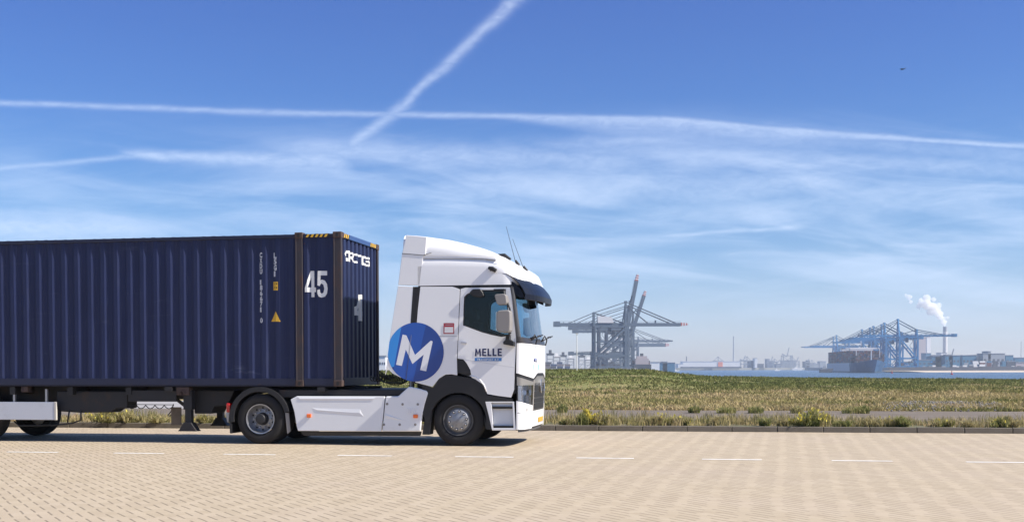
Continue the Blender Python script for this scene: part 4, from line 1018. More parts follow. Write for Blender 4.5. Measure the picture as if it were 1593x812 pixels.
# back part of the spoiler, with side fins flush with the deflectors
pr = SP(rear_def)
mb = MB(); mb.prism(pr, .0, .05); mb.build('spoiler_fin', white, trk, bevel=.01)
mb = MB(); mb.prism(pr, W - .05, W); mb.build('spoiler_fin', white, trk, bevel=.01)
sts = []
for px, py, pb in [(633.5, 366.8, 392), (650, 367.2, 394), (664, 368.8, 394)]:
    x, z = S(px, py, .30); sts.append((x, z - .004, S(px, pb, .30)[1], .2, .022))
loft('spoiler_back', sts, white)
# seam between roof and spoiler
def seam_line(name, pts, w, y=-.002, m=dkgrey):
    p3 = [Vector((S(a, b)[0], y, S(a, b)[1])) for a, b in pts]; mb = MB(); mb.tube(p3, w, 6); mb.build(name, m, trk, smooth=True)
seam_line('roof_seam', [(625.4, 394.5), (640, 395.5), (658.7, 397.2), (664, 395.2), (671, 393.4)], .006)
# back wall, floor, interior
mb = MB(); xb_ = S(650, 520)[0]; mb.box(xb_, xb_ + .05, .06, W - .06, S(650, 597)[1], zb + .3); mb.build('rear_wall', black, trk)
mb = MB(); mb.box(xb_ + .05, 3.38, .08, W - .08, 1.22, 1.27); mb.build('cab_floor', black, trk)
mb = MB(); mb.box(xb_ + .05, 3.0, .08, W - .08, zb - .02, zb + .01); mb.build('ceiling_lining', mat('lining', (.14, .14, .14), .9), trk)
dash = MB(); dash.prism([(3.0, 1.9), (3.35, 1.98), (3.48, 1.92), (3.42, 1.27), (3.1, 1.27)], .12, W - .12); dash.build('dashboard', mat('dash', (.035, .033, .03), .7), trk, bevel=.03)
for yy in (.30, 1.62):
    s = MB(); s.box(2.28, 2.78, yy, yy + .54, 1.55, 1.72); s.prism([(2.22, 1.68), (2.38, 1.68), (2.28, 2.36), (2.14, 2.36)], yy + .03, yy + .51); s.prism([(2.14, 2.40), (2.24, 2.40), (2.22, 2.62), (2.12, 2.62)], yy + .14, yy + .40)
    s.build('seat', seatm, trk, bevel=.04, seg=3)
mb = MB(); c = Vector((2.95, 1.90, 1.98)); ax = Vector((.5, 0, .87)).normalized(); u = Vector((0, 1, 0)); v = ax.cross(u)
mb.tube([c + (u * math.cos(a) + v * math.sin(a)) * .23 for a in np.linspace(0, 2 * math.pi, 29)], .016, 8, caps=False); mb.tube([c, c - ax * .25 + Vector((.1, 0, 0))], .04, 8); mb.beam(c - u * .22, c + u * .22, .04, .02)
mb.build('steering_wheel', black, trk, smooth=True)
mb = MB(); mb.box(1.0, 1.75, .1, W - .1, 2.2, 2.32); mb.box(1.0, 1.75, .1, W - .1, 1.55, 1.70); mb.build('bunk', seatm, trk, bevel=.04)
mb = MB(); mb.box(1.76, 1.80, .1, W - .1, 1.27, zb - .02); mb.build('curtain', mat('curtain_dark', (.02, .022, .028), .95), trk)

# sun visor across the windscreen top
mb = MB(); ns = 20
prof = [(802.5, 432.5), (812, 431.8), (820.5, 432.9), (830, 438), (838, 445.3), (845, 454), (849.3, 463), (848.5, 470.8), (843, 469.5), (838, 467.4), (825, 457), (812, 452), (799, 449)]
pp = SP(prof, .9); 
def vis(i, j, inner=False):
    t = -1 + 2 * i; y = W / 2 * (1 + t); back = .24 * abs(t) ** 3.2; a = j * 6
    x, z = lerp_poly(pp[:8], j); return (x - back - (.012 if inner else 0), y, z - (.008 if inner else 0) + .02 * abs(t) ** 4)
def lerp_poly(pl, q):
    f = q * (len(pl) - 1); k = min(int(f), len(pl) - 2); f -= k; return (pl[k][0] + (pl[k + 1][0] - pl[k][0]) * f, pl[k][1] + (pl[k + 1][1] - pl[k][1]) * f)
mb.grid(vis, ns, 14); n0 = len(mb.v); mb.grid(lambda i, j: vis(i, j, True), ns, 14, flip=True)
for i in range(ns):
    for j in (0, 14):
        a = i * 15 + j; mb.f.append((a, a + 15, a + 15 + n0, a + n0)); mb.m.append(0)
for j in range(14):
    for i in (0, ns):
        a = i * 15 + j; mb.f.append((a, a + 1, a + 1 + n0, a + n0)); mb.m.append(0)
# end cheeks joining the visor to the cab corners
for y in (.02, W - .05):
    p = [(x - .24, z - .05) for x, z in SP([(806, 433), (820, 434), (833, 441), (842, 450), (846, 459), (845.5, 464), (838, 461), (826, 453), (812, 449.5), (806, 449)], .9)]; mb.prism(p, y, y + .02)
mb.build('sun_visor', navy_visor, trk, recalc=True)
# wipers
for y0, y1 in ((.45, 1.25), (1.35, 2.2)):
    zq = zWB - .02; a = Vector(nose((y0 / W * 2 - 1) * .8, zq - .03, .03)); a.y = y0; b = Vector((a.x + .05, y1, zq + .06))
    mb = MB(); mb.tube([a, (a + b) / 2 + Vector((.09, 0, .05)), b], .012, 6); mb.tube([b + Vector((0, -.35, .0)), b + Vector((0.01, .2, .03))], .012, 6); mb.tube([a, a + Vector((.06, .03, .10)), a + Vector((.09, .1, .02)), a + Vector((.06, .12, -.08))], .014, 6)
    mb.build('wiper', black, trk, smooth=True)
# mirrors (both sides)
for side in (0, 1):
    sg = -1 if side == 0 else 1; base = 0 if side == 0 else W
    def my(d): return base + sg * d
    p = SP([(773.6, 487), (776.5, 483.8), (783, 482.8), (792, 482.5), (795.6, 484.5), (796, 500), (795.5, 514), (793, 517.6), (784, 517.8), (776, 516), (773.4, 511)], -.22)
    m_ = MB(); m_.prism(p, *sorted((my(.10), my(.34)))); mm = m_.build('mirror', grey, trk, bevel=.03, seg=4)
    q = MB(); x0, z0 = S(774.3, 514, -.2); x1, z1 = S(774.3, 485, -.2); q.box(x0 - .012, x0 + .004, *sorted((my(.12), my(.32))), z0, z1); q.build('mirror_glass', chrome, mm, bevel=.004)
    p = SP([(771.5, 460.5), (773, 458.5), (786, 457.6), (789, 460), (790.6, 471), (788.5, 474), (777, 474.8), (774.5, 472)], -.2)
    m_ = MB(); m_.prism(p, *sorted((my(.10), my(.34)))); mm2 = m_.build('wide_mirror', grey, trk, bevel=.025, seg=4)
    arm = MB(); A_ = lambda a, b, d: (S(a, b, -d)[0], my(d), S(a, b, -d)[1])
    arm.beam(A_(769, 451.5, .03), A_(786, 451.2, .16), .05, .045); arm.tube([A_(783, 451, .16), A_(786, 462, .2), A_(793, 480, .2), A_(794, 500, .22), A_(792, 522, .2), A_(788, 529, .1)], .018, 8)
    arm.prism(SP([(783.5, 532), (787, 528.5), (788, 520), (793, 520), (793.5, 528), (800, 532), (800, 538.5), (784, 535.5)], -.1), *sorted((my(.0), my(.16)))); arm.build('mirror_arm', black, trk, bevel=.006)
    k = MB(); k.prism(SP([(731, 455), (736, 450), (748, 449.6), (752, 455), (754, 461), (748, 463), (736, 461)], 0), *sorted((my(.015), my(.05)))); k.build('kerb_mirror', black, trk, bevel=.02, seg=3)
# small roof things
x, z = S(766, 419, -.02)
mb = MB(); mb.tube([(x - .07, -.01, z + .03), (x, -.03, z + .01), (x + .07, -.03, z - .03)], [.028, .042, .036], 12); mb.box(x - .05, x + .02, -.01, .05, z - .03, z + .01); mb.build('side_camera', black, trk, smooth='auto')
for y in (.42, W - .5):
    a, b = S(775, 397.5, y), S(794, 404, y)
    mb = MB(); mb.tube([(a[0], y, a[1]), ((a[0] + b[0]) / 2, y, (a[1] + b[1]) / 2 + .035), (b[0], y, b[1])], [.03, .045, .03], 10); mb.build('air_horn', black, trk, smooth='auto')
for (p0, p1) in (((803, 409), (787.5, 352.5)), ((815.5, 418), (797.5, 372))):
    a = S(*p0, .6); b = S(*p1, .6); mb = MB(); mb.tube([(a[0], .6, a[1] - .03), (b[0], .6, b[1])], [.006, .0035], 6); mb.tube([(a[0] + .04, .6, a[1] - .05), (a[0] - .01, .6, a[1] + .05)], [.045, .018], 10); mb.build('antenna', black, trk, smooth='auto')
mb = MB(); a = S(758.5, 393.5, .4); mb.tube([(a[0], .4, a[1] - .02), (a[0], .4, a[1] + .05)], [.03, .012], 8); mb.build('marker_lamp', black, trk)

# logo: blue disc, paler facets, white M
YD = -.0065
def flat(name, pts, m, y=YD, parent=trk, px=True, label=None):
    mb = MB(); p = SP(pts) if px else pts
    tris = tessellate_polygon([[Vector((a, b, 0)) for a, b in p]]); mb.add([(a, y, b) for a, b in p], tris); o = mb.build(name, m, parent, recalc=False)
    if label: o['label'] = label
    return o
cx, cy, rx, ry = 646.8, 547.6, 43.6, 45.8
arc = [(cx + rx * math.cos(a), cy + ry * math.sin(a)) for a in np.linspace(0, 2 * math.pi, 73)[:-1]]
def edge_x(y): return 608.2 + (513 - y) * .123 if y > 513 else 608.2 + (513 - y) * .16
arc = [(max(x, edge_x(y) + .0), min(y, 0.27 * (x - 611) + 585.5) if x < 637 else min(y, .27 * (x - 645.8) + 594.6)) for x, y in arc]
def cut(poly, a, b, keep_left=True):
    """keep the part of a polygon on one side of the line a-b (pixel plane)"""
    out = []; f = lambda p: ((b[0] - a[0]) * (p[1] - a[1]) - (b[1] - a[1]) * (p[0] - a[0])) * (1 if keep_left else -1)
    for i in range(len(poly)):
        p, q = poly[i], poly[(i + 1) % len(poly)]; fp, fq = f(p), f(q)
        if fp >= 0: out.append(p)
        if fp * fq < 0: t = fp / (fp - fq); out.append((p[0] + (q[0] - p[0]) * t, p[1] + (q[1] - p[1]) * t))
    return out
disc = flat('logo_disc', arc, logo_b)
lp = cut(cut(arc, (626, 500), (613, 572), True), (600, 575), (640, 560), False)
if len(lp) > 2: flat('logo_facet', lp, logo_l, y=YD - .0012, parent=disc)
lp = cut(cut(arc, (664, 500), (641, 600), True), (626, 500), (613, 572), False)
if len(lp) > 2: flat('logo_facet', lp, mat('logo_mid_blue', (.014, .085, .40), .25, coat=.4), y=YD - .0012, parent=disc)
Mpts = [(616.3, 567), (626.5, 520.2), (632.5, 521.5), (645.8, 552), (670.5, 529.5), (673.3, 531), (663.2, 577.3), (653.8, 575.3), (659.2, 551.5), (641.8, 566), (631.5, 543.5), (625.3, 569)]
flat('logo_letter', Mpts, mat('logo_white', (.78, .79, .82), .35), y=YD - .0024, parent=disc)
seam_line('panel_seam', [(640, 521), (636.2, 555), (631.5, 592)], .0035, y=-.0085)
seam_line('panel_seam', [(655, 522.5), (712, 523)], .0030, y=.0)
# MELLE lettering from straight strokes
def word(chars, x0p, x1p, ytp, ybp, m, wfac=.26, name='company_name'):
    xa, zt = S(x0p, ytp); xb, zb2 = S(x1p, ybp); wts = {'M': 1.25, 'E': .85, 'L': .8}; gap = .22; tot = sum(wts[c] for c in chars) + gap * (len(chars) - 1)
    u = (xb - xa) / tot; x = xa; h = zt - zb2; w = h * .215
    for c in chars:
        cw = wts[c] * u; mb = MB(); y = YD
        def q(a, b, c2, d):
            mb.add([(a[0], y, a[1]), (b[0], y, b[1]), (c2[0], y, c2[1]), (d[0], y, d[1])], [(0, 1, 2, 3)])
        if c in 'EL':
            q((x, zb2), (x + w, zb2), (x + w, zt), (x, zt)); q((x + w, zb2), (x + cw, zb2), (x + cw, zb2 + w * .9), (x + w, zb2 + w * .9))
            if c == 'E': q((x + w, zt - w * .9), (x + cw, zt - w * .9), (x + cw, zt), (x + w, zt)); q((x + w, zb2 + h / 2 - w * .42), (x + cw * .92, zb2 + h / 2 - w * .42), (x + cw * .92, zb2 + h / 2 + w * .42), (x + w, zb2 + h / 2 + w * .42))
        else:
            mb.v = []; P_ = [(x, zb2), (x + w * .35, zt), (x + w * 1.1, zt), (x + cw / 2, zb2 + h * .42), (x + cw - w * 1.1, zt), (x + cw - w * .35, zt), (x + cw, zb2), (x + cw - w * .95, zb2), (x + cw - w * 1.15, zb2 + h * .58), (x + cw / 2, zb2 + h * .12), (x + w * 1.15, zb2 + h * .58), (x + w * .95, zb2)]
            tr = tessellate_polygon([[Vector((a, b, 0)) for a, b in P_]]); mb.add([(a, y, b) for a, b in P_], tr)
        mb.build(name, m, trk, recalc=False); x += cw + gap * u
word('MELLE', 738.8, 780.8, 542.2, 553.8, navy)
bar = flat('name_bar', [(738.6, 556.4), (780.4, 556.6), (780.4, 561.6), (738.6, 561.3)], bar_b)
vs, fs = text_mesh('TRANSPORT B.V.', .052, .001, spacing=1.1); xa, za = S(742.2, 560.8); xb2, _ = S(776.8, 560.8); mw = max(v[0] for v in vs)
mb = MB(); mb.add([(xa + v[0] / mw * (xb2 - xa), YD - .0012, za + v[1]) for v in vs], fs); mb.build('small_print', mark_w, bar, recalc=False)
rs = flat('red_notice', [(690.2, 502.5), (706.6, 502.5), (706.6, 519.2), (690, 519.2)], red_s)
flat('notice_field', [(691.7, 508.6), (705.2, 508.6), (705.2, 517.6), (691.6, 517.6)], mat('notice_white', (.66, .66, .68), .5), y=YD - .0012, parent=rs)
flat('notice_line', [(692.5, 504.8), (704.8, 504.8), (704.8, 505.6), (692.4, 505.6)], mark_f, y=YD - .0012, parent=rs)
# door handle, arch lip and small seams
hd = MB(); hd.prism(SP([(717.5, 531.0), (726.5, 532.2), (726.3, 535.0), (717.3, 534.2)]), -.018, .0); hd.build('handle', mat('handle_white', (.6, .6, .62), .4), door, bevel=.004)
seam_line('arch_lip', [(731, 584), (740, 586.5), (747, 591), (753, 599), (757, 609)], .014, y=.004, m=white)
seam_line('panel_seam', [(716.5, 558), (735, 561), (765, 566), (801, 571)], .0022, y=.0005, m=mat('soft_seam', (.42, .42, .44), .6))
seam_line('panel_seam', [(659, 398), (690, 397), (740, 397.5), (783, 401)], .003, y=.010, m=MATS['soft_seam'])
# --- skirts
def panel_px(name, pts, y0, y1, m, bevel=.012, parent=trk):
    mb = MB(); mb.prism(SP(pts), y0, y1); return mb.build(name, m, parent, bevel=bevel)
rear_sk = panel_px('side_skirt', [(451.8, 621), (461.5, 616), (598.6, 616.3), (596, 645), (592.9, 670.8), (463.3, 670), (461.3, 663), (457.5, 640)], .0, .05, skirtm)
fr_sk = panel_px('side_skirt', [(600, 616.3), (619.5, 616), (627.5, 608.5), (636, 601), (650, 603.6), (663.8, 607.4), (666.2, 611), (661, 628), (656.8, 646), (654.3, 670.8), (594.3, 670.8), (597.2, 645)], -.01, .05, skirtm, bevel=.022)
bmat_s = skirtm
# pressed creases on the skirts: shallow raised wedges
def wedge(parent, pts, ridge, d, y):
    mb = MB(); p = SP(pts); r = SP(ridge); n = len(p); k = len(r)
    mb.v = [(a, y, b) for a, b in p] + [(a, y - d, b) for a, b in r]
    if k == 2:
        a, b = n, n + 1
        mb.f = [(0, 1, b, a), (1, 2, b), (2, 3, a, b), (3, 0, a)]
    mb.m = [0] * len(mb.f); mb.build('pressed_crease', bmat_s, parent, recalc=True)
wedge(rear_sk, [(484, 634), (560, 636), (566, 648), (496, 640)], [(494, 637.5), (560, 642)], .008, .0)
wedge(rear_sk, [(463, 617.2), (585, 617.5), (575, 623), (468, 622.5)], [(466, 620), (582, 620)], .009, .0)
wedge(fr_sk, [(599, 643), (632, 655), (601, 650.5), (598.5, 648)], [(602, 646), (618, 650.5)], .009, -.01)
for (px, py) in ((602.5, 628), (626.5, 628.5), (650.2, 628.6), (597.5, 660), (622, 660), (646.3, 660)):
    x, z = S(px, py); mb = MB(); mb.rev([(-.013, .024), (-.013, .017), (-.018, .014), (-.018, 0)], (x, .0, z), 14); mb.build('panel_bolt', grey, fr_sk)
for k in range(5):
    x, z = S(634.5 + 3.55 * k, 638.2 + (-.5 if k else 0)); z2 = S(634.5, 643 - k * .3)[1] ; mb = MB(); mb.box(x - .009, x + .009, -.022, -.005, z2, z + .04); mb.build('louvre', white, fr_sk, bevel=.004)
for (px, py, par, y) in ((481, 646.3, rear_sk, .0), (647, 647, fr_sk, -.01)):
    x, z = S(px, py); mb = MB(); mb.box(x - .045, x + .045, y - .03, y, z - .035, z + .035); o = mb.build('side_marker', orange, par, bevel=.012)
# lower dark valance
panel_px('lower_valance', [(464, 671), (654, 671.5), (652, 678), (470, 678)], .09, .12, mat('valance', (.045, .04, .035), .7))
panel_px('arch_flap', [(654.5, 612), (666, 613), (672, 640), (668, 676), (656, 676), (660, 650)], .03, .30, black)
# --- chassis
for y in (.82, 1.60):
    mb = MB(); mb.box(S(352, 620, y)[0], 3.2, y, y + .08, .62, .90); mb.build('chassis_rail', frame_m, trk, bevel=.005)
mb = MB(); x0, x1 = S(440, 610, .3)[0], S(656, 610, .3)[0]
mb.box(x0, x1 - .1, .08, W - .08, S(500, 615.5, .1)[1] - .03, S(560, 604.5, .1)[1] - .02); mb.build('deck_plate', frame_m, trk, bevel=.01)
mb = MB(); x0 = S(440, 610, .3)[0]; x1 = S(560, 610, .3)[0]
mb.prism([(x0 - .4, .98), (x0, 1.04), (x0 + .5, 1.085), (x1 - .5, 1.08), (x1 - .1, .98), (x1 - .1, .9), (x0 - .4, .9)], .75, 1.70); mb.build('fifth_wheel', black, trk, bevel=.02)
mb = MB(); mb.box(S(470, 640, .3)[0], S(650, 640, .3)[0], .12, .75, .42, .90); mb.build('fuel_tank', MATS['chassis_black'], trk, bevel=.08, seg=4)
mb = MB(); mb.box(S(470, 640, .3)[0], S(650, 640, .3)[0], W - .75, W - .05, .36, .90); mb.build('fuel_tank', MATS['chassis_black'], trk, bevel=.08, seg=4)
# engine and underside block
mb = MB(); mb.box(1.9, 3.25, .75, 1.75, .45, 1.22); mb.build('engine', frame_m, trk, bevel=.05)
mb = MB(); mb.box(2.7, 3.35, .1, W - .1, .35, .60); mb.build('under_tray', frame_m, trk, bevel=.05)
mb = MB(); x, z = S(655, 600, .3); mb.box(x - .05, x + .12, .2, .4, .85, 1.35); mb.box(x - .02, x + .2, W - .5, W - .2, .85, 1.35); mb.build('cab_mount', black, trk, bevel=.02)
# wheels
xr, _ = S(405, 655, .02); xf_, _ = S(712.6, 655.7, .02); zr = .478
wheel(trk, xr, .02, zr, .478, 'drive', .62); wheel(trk, xr, W - .02, zr, .478, 'drive', .62, True)
wheel(trk, xf_, .03, zr, .478, 'steer', .33); wheel(trk, xf_, W - .03, zr, .478, 'steer', .33, True)
for x in (xr, xf_):
    mb = MB(); mb.tube([(x, .3, zr), (x, W - .3, zr)], .08, 12); mb.build('axle', frame_m, trk)
# rear mudguards with lamps
for side in (0, 1):
    y0, y1 = (.0, .62) if side == 0 else (W - .62, W)
    mb = MB(); n = 26; a0, a1 = R(12), R(188)
    def gp(r): return [(xr + r * math.cos(a) * (1.04 if math.cos(a) < 0 else 1.0), zr + .015 + r * math.sin(a)) for a in np.linspace(a0, a1, n)]
    ou, inn = gp(.600), gp(.562)
    xl = xr - .60 * 1.04
    mb.prism(ou + [(xl + .01, .20), (xl + .05, .20)] + list(reversed(inn)), y0, y1)
    lipo, lipi = gp(.602), gp(.505); mb.prism(lipo + list(reversed(lipi)), (y0 - .004 if side == 0 else y1 - .03), (y0 + .03 if side == 0 else y1 + .004))
    mg = mb.build('mudguard', black, trk, bevel=.006)
    mb = MB(); mb.prism([(xr + .50, zr + .12), (xr + .57, zr + .12), (xr + .60, .25), (xr + .54, .20)], y0 + .02, y0 + .05); mb.build('stay', grey, mg)
    x, z = S(353.8, 634, .05); lt = MB(); yy = y0 + .05 if side == 0 else y1 - .37
    lt.box(x - .03, x + .05, yy, yy + .32, z - .09, z + .09); l_ = lt.build('rear_lamp', redl, trk, bevel=.02)
    lt = MB(); lt.prism([(x - .04, z - .10), (x + .04, z - .09), (x + .02, z - .28), (x - .01, z - .28)], yy, yy + .3); lt.build('lamp_bracket', mat('bracket_grey', (.4, .39, .37), .5), trk, bevel=.01)
# coiled hoses between container front and cab
def coil(a, b, sag, r, turns, name, m, thick=.011):
    a, b = Vector(a), Vector(b); pts = []; n = turns * 10
    for i in range(n + 1):
        t = i / n; c = a.lerp(b, t) + Vector((0, 0, -4 * sag * t * (1 - t))); w = 2 * math.pi * turns * t
        pts.append(c + Vector((0.25 * math.cos(w), math.cos(w), math.sin(w))) * r)
    mb = MB(); mb.tube(pts, thick, 5); mb.build(name, m, trk, smooth=True)
hose = mat('hose_black', (.03, .03, .028), .5)
p = lambda px, py, y: (S(px, py, y)[0], y, S(px, py, y)[1])
coil(p(590, 580, .75), p(634, 582, .9), .09, .045, 13, 'coiled_hose', hose)
coil(p(590, 584, .95), p(640, 584, .85), .14, .045, 13, 'coiled_hose', hose)
coil(p(576, 588, .6), p(622, 577, 1.2), .07, .045, 11, 'coiled_hose', hose)
mb = MB(); mb.tube([p(585, 588, .7), p(600, 595, .7), p(625, 596, .8), p(652, 583, .9)], .016, 6); mb.build('cable', hose, trk, smooth=True)
mb = MB(); mb.tube([(S(655, 560, .8)[0] - .2, .85, .95), (S(655, 560, .8)[0] - .2, .85, 1.3)], .05, 10); mb.build('exhaust_pipe', steel, trk)

# ================================================================== THE HARBOUR BEYOND THE FIELD
def fm(name, c, rough=.7, **k): return mat(name, c, rough, **k)
crane_grey = fm('crane_grey', (.085, .115, .15), vary=.25, vscale=.05); crane_dark = fm('crane_dark', (.07, .08, .10)); crane_red = fm('crane_red', (.45, .10, .08)); crane_white = fm('crane_white', (.65, .62, .60))
crane_blue = fm('crane_blue', (.008, .165, .38), vary=.25, vscale=.05); crane_navy = fm('crane_navy', (.015, .06, .12))
fwhite = fm('far_white', (.72, .70, .68), vary=.06, vscale=.02); forange = fm('far_orange', (.75, .22, .12))
fgrey = fm('far_grey', (.26, .28, .31), vary=.3, vscale=.03); fblue = fm('far_blue', (.045, .15, .25), vary=.35, vscale=.04); fdark = fm('far_dark', (.06, .065, .08), vary=.4, vscale=.05)
fpink = fm('far_pinkish', (.42, .36, .36), vary=.15, vscale=.03)

def ship_to_shore_crane(loc, yaw, label, group, cols, out=71, back=78, gauge=35, hb=47, apex=74, tower=62, raised=None, span=20, girder=3.6, stripes=True, house=True):
    main, dark, light = cols
    c = empty('harbour_crane', loc, yaw); tag(c, label, 'crane', group)
    lw = 2.4; m = MB()
    for y in (-span / 2, span / 2):
        m.beam((0, y, 0), (0, y, hb), lw); m.beam((-gauge, y, 0), (-gauge, y, hb), lw)
        m.beam((-gauge, y, hb * .30), (0, y, hb * .30), 2.2); m.beam((-gauge, y, hb - 1), (0, y, hb - 1), 1.8)
        m.beam((-gauge + 2, y, hb * .32), (0, y, hb - 2), 2.0); m.beam((-gauge - 2, y, 1.4), (4, y, 1.4), 2.0)
    for x in (0, -gauge):
        for z in (3.5, hb * .30, hb - 1.5): m.beam((x, -span / 2, z), (x, span / 2, z), 2.2)
        m.beam((x, -span / 2, hb * .32), (x, span / 2, hb - 2), 1.0)
    for y in (-span / 2, span / 2):
        m.beam((-gauge, y, hb * .30), (-gauge * .5, y, 2), .7); m.beam((0, y, hb * .30), (-gauge * .5, y, 2), .7); m.beam((-gauge, y, hb * .62), (0, y, hb * .62), .8)
    for x in (0, -gauge): m.beam((x, -span / 2, hb * .30), (x, span / 2, 4), .8); m.beam((x, span / 2, hb * .62), (x, -span / 2, hb * .62), 1.0)
    m.build('portal_frame', main, c)
    q_ = MB(); nq = 12
    for i in range(nq): a_, b_3 = -back + (back - 2) * i / nq, -back + (back - 2) * (i + .5) / nq; q_.beam((a_, 4.6, hb - .6), (b_3, 4.6, hb + girder + 1.4), .35); q_.beam((b_3, 4.6, hb + girder + 1.4), (a_ + (back - 2) / nq, 4.6, hb - .6), .35)
    for k in range(7): q_.beam((-gauge + 2.4 + (k % 2) * 5, -span / 2 - 1.6, hb * (k / 7)), (-gauge + 2.4 + ((k + 1) % 2) * 5, -span / 2 - 1.6, hb * ((k + 1) / 7)), .5)
    q_.beam((-gauge, -span / 2 - 1.6, 0), (-gauge, -span / 2 - 1.6, hb), .5); q_.beam((-gauge, -span / 2 - 1.6, hb - .6), (-gauge, 4.6, hb - .6), .5); q_.build('stairs_and_walkway', dark, c)
    g = MB()
    for y in (-3.2, 3.2): g.beam((-back, y, hb + girder / 2), (0, y, hb + girder / 2), 1.8, girder)
    for x in np.arange(-back, 0, 9): g.beam((x, -3.2, hb + girder / 2), (x, 3.2, hb + girder / 2), 1)
    g.beam((-back, -3.2, hb + girder + 1.6), (-2, -3.2, hb + girder + 1.6), .35); g.box(-back - 2, -back + 5, -4, 4, hb - .5, hb + girder + 1.5)
    g.build('back_girder', main, c)
    b = MB(); bt = MB(); bs = MB()
    ang = raised or 0.0; ca, sa = math.cos(R(ang)), math.sin(R(ang))
    def bp(x, y, dz): return (x * ca - dz * sa, y, hb + girder / 2 + x * sa + dz * ca)
    tip = out * .88
    for y in (-3.2, 3.2): b.beam(bp(0, y, 0), bp(tip, y, 0), 1.8, girder, up=(-sa, 0, ca)); 
    for x in np.arange(6, tip, 8): b.beam(bp(x, -3.2, 0), bp(x, 3.2, 0), 1)
    b.beam(bp(1, -3.2, girder / 2 + 1.4), bp(tip, -3.2, girder / 2 + 1.4), .35); b.beam(bp(tip * .55, 0, girder / 2), bp(tip * .55, 0, girder / 2 + 3), 1.6)
    b.build('boom', main, c)
    n = 6
    for k in range(n):
        x0 = tip + (out - tip) * k / n; x1 = tip + (out - tip) * (k + 1) / n; hh = girder * (1 - .45 * k / n)
        (bt if k % 2 == 0 else bs).beam(bp(x0, 0, .3), bp(x1, 0, .3), 8, hh, up=(-sa, 0, ca))
    if stripes:
        bt.build('boom_tip', crane_red if stripes == 1 else main, c); bs.build('boom_tip_band', crane_white if stripes == 1 else dark, c)
    a = MB(); tw = MB()
    for y in (-4.5, 4.5):
        a.beam((0, y * 1.6, hb), (1.0, y * .35, apex), 1.8); tw.beam((-gauge, y, hb), (-gauge, y * .8, tower), 2.0)
    a.beam((1, -2, apex), (1, 2, apex), 3.2, 2.4); tw.beam((-gauge, -4, tower), (-gauge, 4, tower), 1.6); tw.build('rear_tower', main, c); a.beam((-4, -3, hb), (0, -2, apex - 4), 1.0)
    a.build('apex_frame', light if light else main, c)
    st = MB()
    for y in (-3.2, 3.2):
        st.beam((1, y * .4, apex), (-gauge, y, tower), .8); st.beam((0, y * .4, apex - 5), (-gauge, y, tower - 4), .7)
        st.beam((-gauge, y, tower), (-back * .80, y, hb + girder), .8); st.beam((-gauge, y, tower - 3), (-back * .68, y, hb + girder), .7)
        st.beam((-gauge, y, tower), (-2, y, hb + girder), .8)
        if not raised:
            st.beam((1, y * .4, apex), bp(out * .80, y, girder / 2), .7); st.beam((1, y * .4, apex - 3), bp(out * .70, y, girder / 2), .7); st.beam((1, y * .4, apex - 4), bp(out * .36, y, girder / 2), .6)
        else: st.beam((1, y * .4, apex), bp(out * .6, y, girder / 2), .6)
    st.build('stays', dark, c)
    if house:
        h = MB(); h.prism([(-gauge + 4, hb + girder), (-gauge + 22, hb + girder), (-gauge + 20, hb + girder + 6.4), (-gauge + 4, hb + girder + 7.6)], -5, 5); h.build('machinery_house', crane_white if house == 1 else light or main, c)
    k = MB(); k.box(-gauge * .55, -gauge * .55 + 4, -2, 2, hb - 9, hb - 4); k.beam((-gauge * .55 + 2, 0, hb - 4), (-gauge * .55 + 2, 0, hb), 3); k.box(-gauge * .55 + 6, -gauge * .55 + 15, -6, 6, hb - 6, hb - 4.5); k.build('operator_cabin', dark, c)
    w = MB()
    for x in (0, -gauge):
        for y in (-span / 2, span / 2):
            for q in (-4, -1.5, 1.5, 4): w.box(x - .6, x + .6, y + q - .8, y + q + .8, -1.0, .3)
    w.build('bogies', dark, c)
    return c
def gl(px, Y, z=1.0): return ((px - 796.5) / F * Y, Y, z)
GR = (crane_grey, crane_dark, None); gA = 'grey quay cranes beyond the field'
ship_to_shore_crane(gl(972, 1300), R(2), 'nearest grey quay crane with its boom lowered level and a red and white striped tip', gA, (crane_grey, crane_dark, crane_grey))
ship_to_shore_crane(gl(976, 1410), R(2), 'grey quay crane with the tallest raised boom in the grey group', gA, GR, raised=79, out=66, back=70, house=0)
ship_to_shore_crane(gl(984, 1540), R(2), 'grey quay crane with the second, shorter raised boom beside the tallest one', gA, GR, raised=72, out=56, back=78, house=1)
ship_to_shore_crane(gl(985, 2060), R(2), 'far grey quay crane whose lowered boom ends over the small ship', gA, GR, out=70, back=60, gauge=35, hb=46, apex=70, stripes=2)
ship_to_shore_crane(gl(992, 2350), R(2), 'farthest grey quay crane, thick low boom with a reddish tip above the small ship', gA, GR, out=64, back=66, hb=43, apex=62, girder=7, house=1)
ship_to_shore_crane(gl(940, 1480, 1), R(0), 'low grey crane with a short lattice girder at the foot of the grey cranes', gA, GR, out=28, back=44, gauge=16, hb=17, apex=25, tower=21, girder=2.6, stripes=2, span=12)
BL = (crane_blue, crane_navy, None); gB = 'blue quay cranes along the container ship'
tops = [(1397, 1840, 62, 60, 'nearest and tallest blue quay crane, rightmost of the blue row'), (1376, 1985, 60, 34, 'second blue quay crane from the chimney'), (1371.5, 2060, 62, 30, 'third blue quay crane from the chimney, close against the second'),
        (1359, 2150, 60, 30, 'fourth blue quay crane from the chimney, behind the ship'), (1353.5, 2230, 58, 30, 'fifth blue quay crane from the chimney, above the middle of the ship'), (1341, 2330, 60, 30, 'sixth blue quay crane from the chimney, standing apart above the ship'),
        (1301.5, 2740, 62, 30, 'second farthest blue quay crane, behind the stern of the container ship'), (1296.5, 2860, 79, 30, 'farthest blue quay crane, its boom reaching farthest out over the water')]
